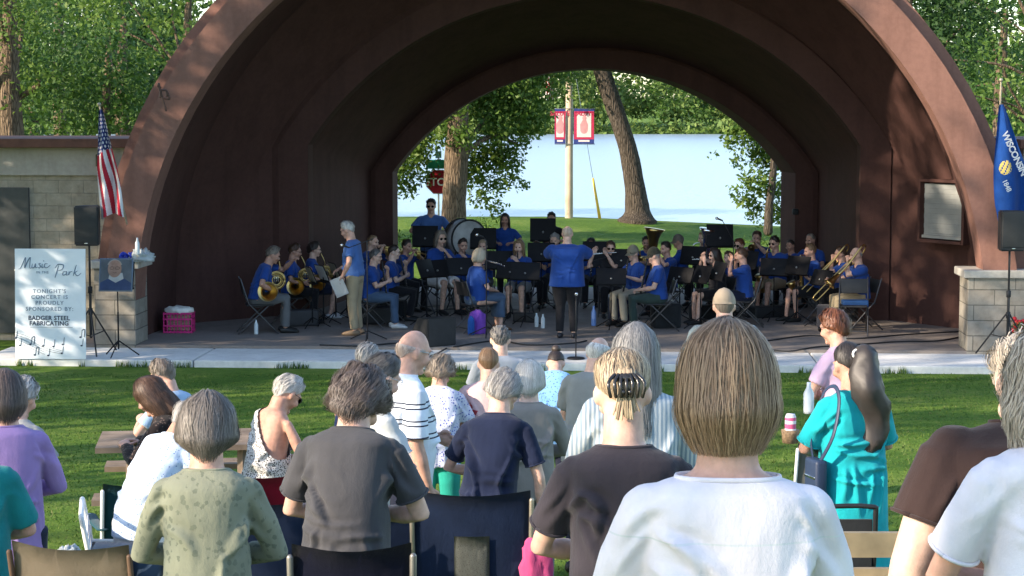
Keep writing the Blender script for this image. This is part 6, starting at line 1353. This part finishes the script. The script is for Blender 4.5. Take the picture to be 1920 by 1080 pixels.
def us(u, v):
    if v < .36 + .06 * (1 - u) and u < 1.1:
        a, b_ = u * 7.2 + .3 * math.floor(v * 30) % 2 * .5, v * 27; row = math.floor(b_); a = u * 5.5 + .5 * (row % 2); return 1 if ((a % 1 - .5) / .23) ** 2 + ((b_ % 1 - .5) / .34) ** 2 < 1 and v > .04 else 2
    return 0 if math.floor((u - .42 * v + 1) * 6.5) % 2 else 1
flag('American flag hanging in folds from a pole on the left leg of the arch', at(189, 205, 28.9), at(211, 400, 28.9), 46 * px2m(28.9) * 1.15, 200 * px2m(28.9), us, [FR, FW, FB], 1.6, pole=[at(238, 420, 29.4), at(186, 196, 28.9)])
WB = cloth('state_flag_blue', (.008, .05, .22)); WY = cloth('crest_yellow', (.5, .40, .12))
rf, vsf = flag('blue state flag with a crest and the word WISCONSIN at the right edge', at(1878, 196, 28.8), at(1908, 400, 28.8), 78 * px2m(28.8), 210 * px2m(28.8), lambda u, v: 1 if ((u - .33) / .17) ** 2 + ((v - .56) / .062) ** 2 < 1 and (math.floor(u * 31) + math.floor(v * 60)) % 4 else 0, [WB, WY], 1.3, pole=[at(1868, 412, 29.3), at(1877, 150, 28.8)])
bm = text_bm('WISCONSIN', 17 * px2m(28.8), .004, .92, 'CENTER'); q = at(1897, 291, 28.62); Mt = Matrix.Translation(q) @ Matrix.Rotation(R(64), 4, 'Y'); link('lettering', up_text(bm, Mt), FW, rf, False)
bm = text_bm('1848', 13 * px2m(28.8), .002, .92, 'CENTER'); q = at(1884, 350, 28.62); Mt = Matrix.Translation(q) @ Matrix.Rotation(R(64), 4, 'Y'); link('date_lettering', up_text(bm, Mt), FW, rf, False)
# lamp pole with banners, stop sign, yellow guard
Yl = 53; x = at(1067, 400, Yl).x; g0 = ground(x, Yl); kl = px2m(Yl); zt = at(1067, 30, Yl).z
r = empty('light_pole', (x, Yl, g0), 0, 'pale wooden light pole on the lakefront lawn', 'pole'); bm = bmesh.new(); tube(bm, [(0, 0, -.2), (0, 0, zt - g0)], [.112, .09], 14); link('shaft', bm, mat('pale_pole', (.55, .44, .33), .8, var=.15, vs=3), r)
bm = bmesh.new()
for py in (204, 270): z = at(1067, py, Yl).z - g0; tube(bm, [(-27 * kl, -.13, z), (47 * kl, -.13, z)], .014, 6)
link('banner_arm', bm, STEEL, r)
BR, BWH, BBL, BPK = mat('banner_red', (.50, .03, .09), .7), mat('banner_white', (.74, .66, .66), .7, var=.05), mat('banner_navy', (.03, .05, .22), .7), mat('banner_pink', (.62, .30, .32), .7)
def banner(px0, px1, label):
    b = empty('banner', (at((px0 + px1) / 2, 237, Yl - .13).x, Yl - .13, at(1067, 237, Yl).z), R(2), label, 'banner', 'banners on the light pole'); w2 = (px1 - px0) * kl / 2
    link('cloth', bbox((0, 0, 0), (2 * w2, .014, 66 * kl), .003), BBL, b, False); link('red_field', bbox((0, -.009, .03), (2 * w2 * .98, .004, 52 * kl), .001), BR, b, False); link('white_field', bbox((0, -.013, .03), (2 * w2 * .70, .004, 44 * kl), .001), BWH, b, False)
    bm = bmesh.new(); tube(bm, [(0, -.016, -.12), (0, -.016, .05), (.01, -.016, .17)], [(.10, .003), (.11, .003), (.05, .003)], 10, up=(0, 1, 0)); ball(bm, (.01, -.016, .23), (.06, .003, .07)); link('emblem', bm, BPK, b, False)
    link('lettering', up_text(text_bm('SALUTE', .16, .004, 1.0), Matrix.Translation((0, -.018, .30))), BR, b, False); bm = bbox((0, -.010, -31 * kl + .06), (w2 * 1.1, .004, .05), .001); link('caption', bm, BWH, b, False)
banner(1076, 1114, 'red white and blue banner right of the light pole'); banner(1040, 1060, 'narrow looking banner left of the light pole')
r2, _ = flag('small American flag hanging high beside the light pole under the arch crown', at(1031, 118, Yl), at(1030, 180, Yl), .25, 68 * kl, us, [FR, FW, FB], 1.2, 30, 60); bm = bmesh.new(); tube(bm, [at(1065, 150, Yl), at(1030, 115, Yl)], .015, 6); link('pole', bm, STEEL, r2)
q0, q1 = at(1125, 412, 53.5), at(1112, 335, 53.5); bm = bmesh.new(); tube(bm, [q0, q1], [.045, .03], 8); tag(link('guy_guard', bm, mat('guard_yellow', (.75, .50, .06), .5)), 'yellow guy wire guard leaning on the lawn crest right of the light pole', 'guard')
bm = bmesh.new(); tube(bm, [q1, q1 + (q1 - q0) * 3.5], .008, 5); 
tag(link('guy_wire', bm, STEEL), 'thin steel wire rising from the yellow guard', 'wire')
Yq = 47.5; p = at(822, 341, Yq); g0 = ground(p.x, Yq); r = empty('stop_sign', (p.x, Yq, g0), R(-6), 'red stop sign half hidden behind the thick tree trunk', 'sign'); z = p.z - g0; rr = 25 * px2m(Yq)
bm = bmesh.new(); tube(bm, [(0, .02, -.1), (0, .02, z + .6)], .025, 8); link('post', bm, STEEL, r)
def octo(s, y, m, nm): bm = bmesh.new(); bm.faces.new([bm.verts.new((s * math.cos(math.pi / 8 + i * math.pi / 4), y, z + s * math.sin(math.pi / 8 + i * math.pi / 4))) for i in range(8)]); bmesh.ops.solidify(bm, geom=bm.faces[:], thickness=.004); link(nm, bm, m, r, False)
octo(rr, -.006, WHITEP, 'border'); octo(rr * .93, -.012, mat('stop_red', (.55, .02, .04), .5), 'plate'); link('lettering', up_text(text_bm('STOP', rr * .80, .006, 1.0), Matrix.Translation((0, -.019, z - rr * .27))), WHITEP, r, False)
GS = mat('street_sign_green', (.01, .25, .13), .5); s_ = empty('street_sign', (p.x, Yq, g0), R(-6), 'green street name plate above the stop sign', 'sign'); link('name_plate', bbox((0, -.01, at(822, 308, Yq).z - g0), (.62, .012, 17 * px2m(Yq)), .003), GS, s_, False); link('cross_plate', bbox((0, .03, at(822, 290, Yq).z - g0), (.30, .012, 13 * px2m(Yq)), .003, Matrix.Rotation(R(70), 3, 'Z')), GS, s_, False)
bpy.data.scenes.remove(TMP)
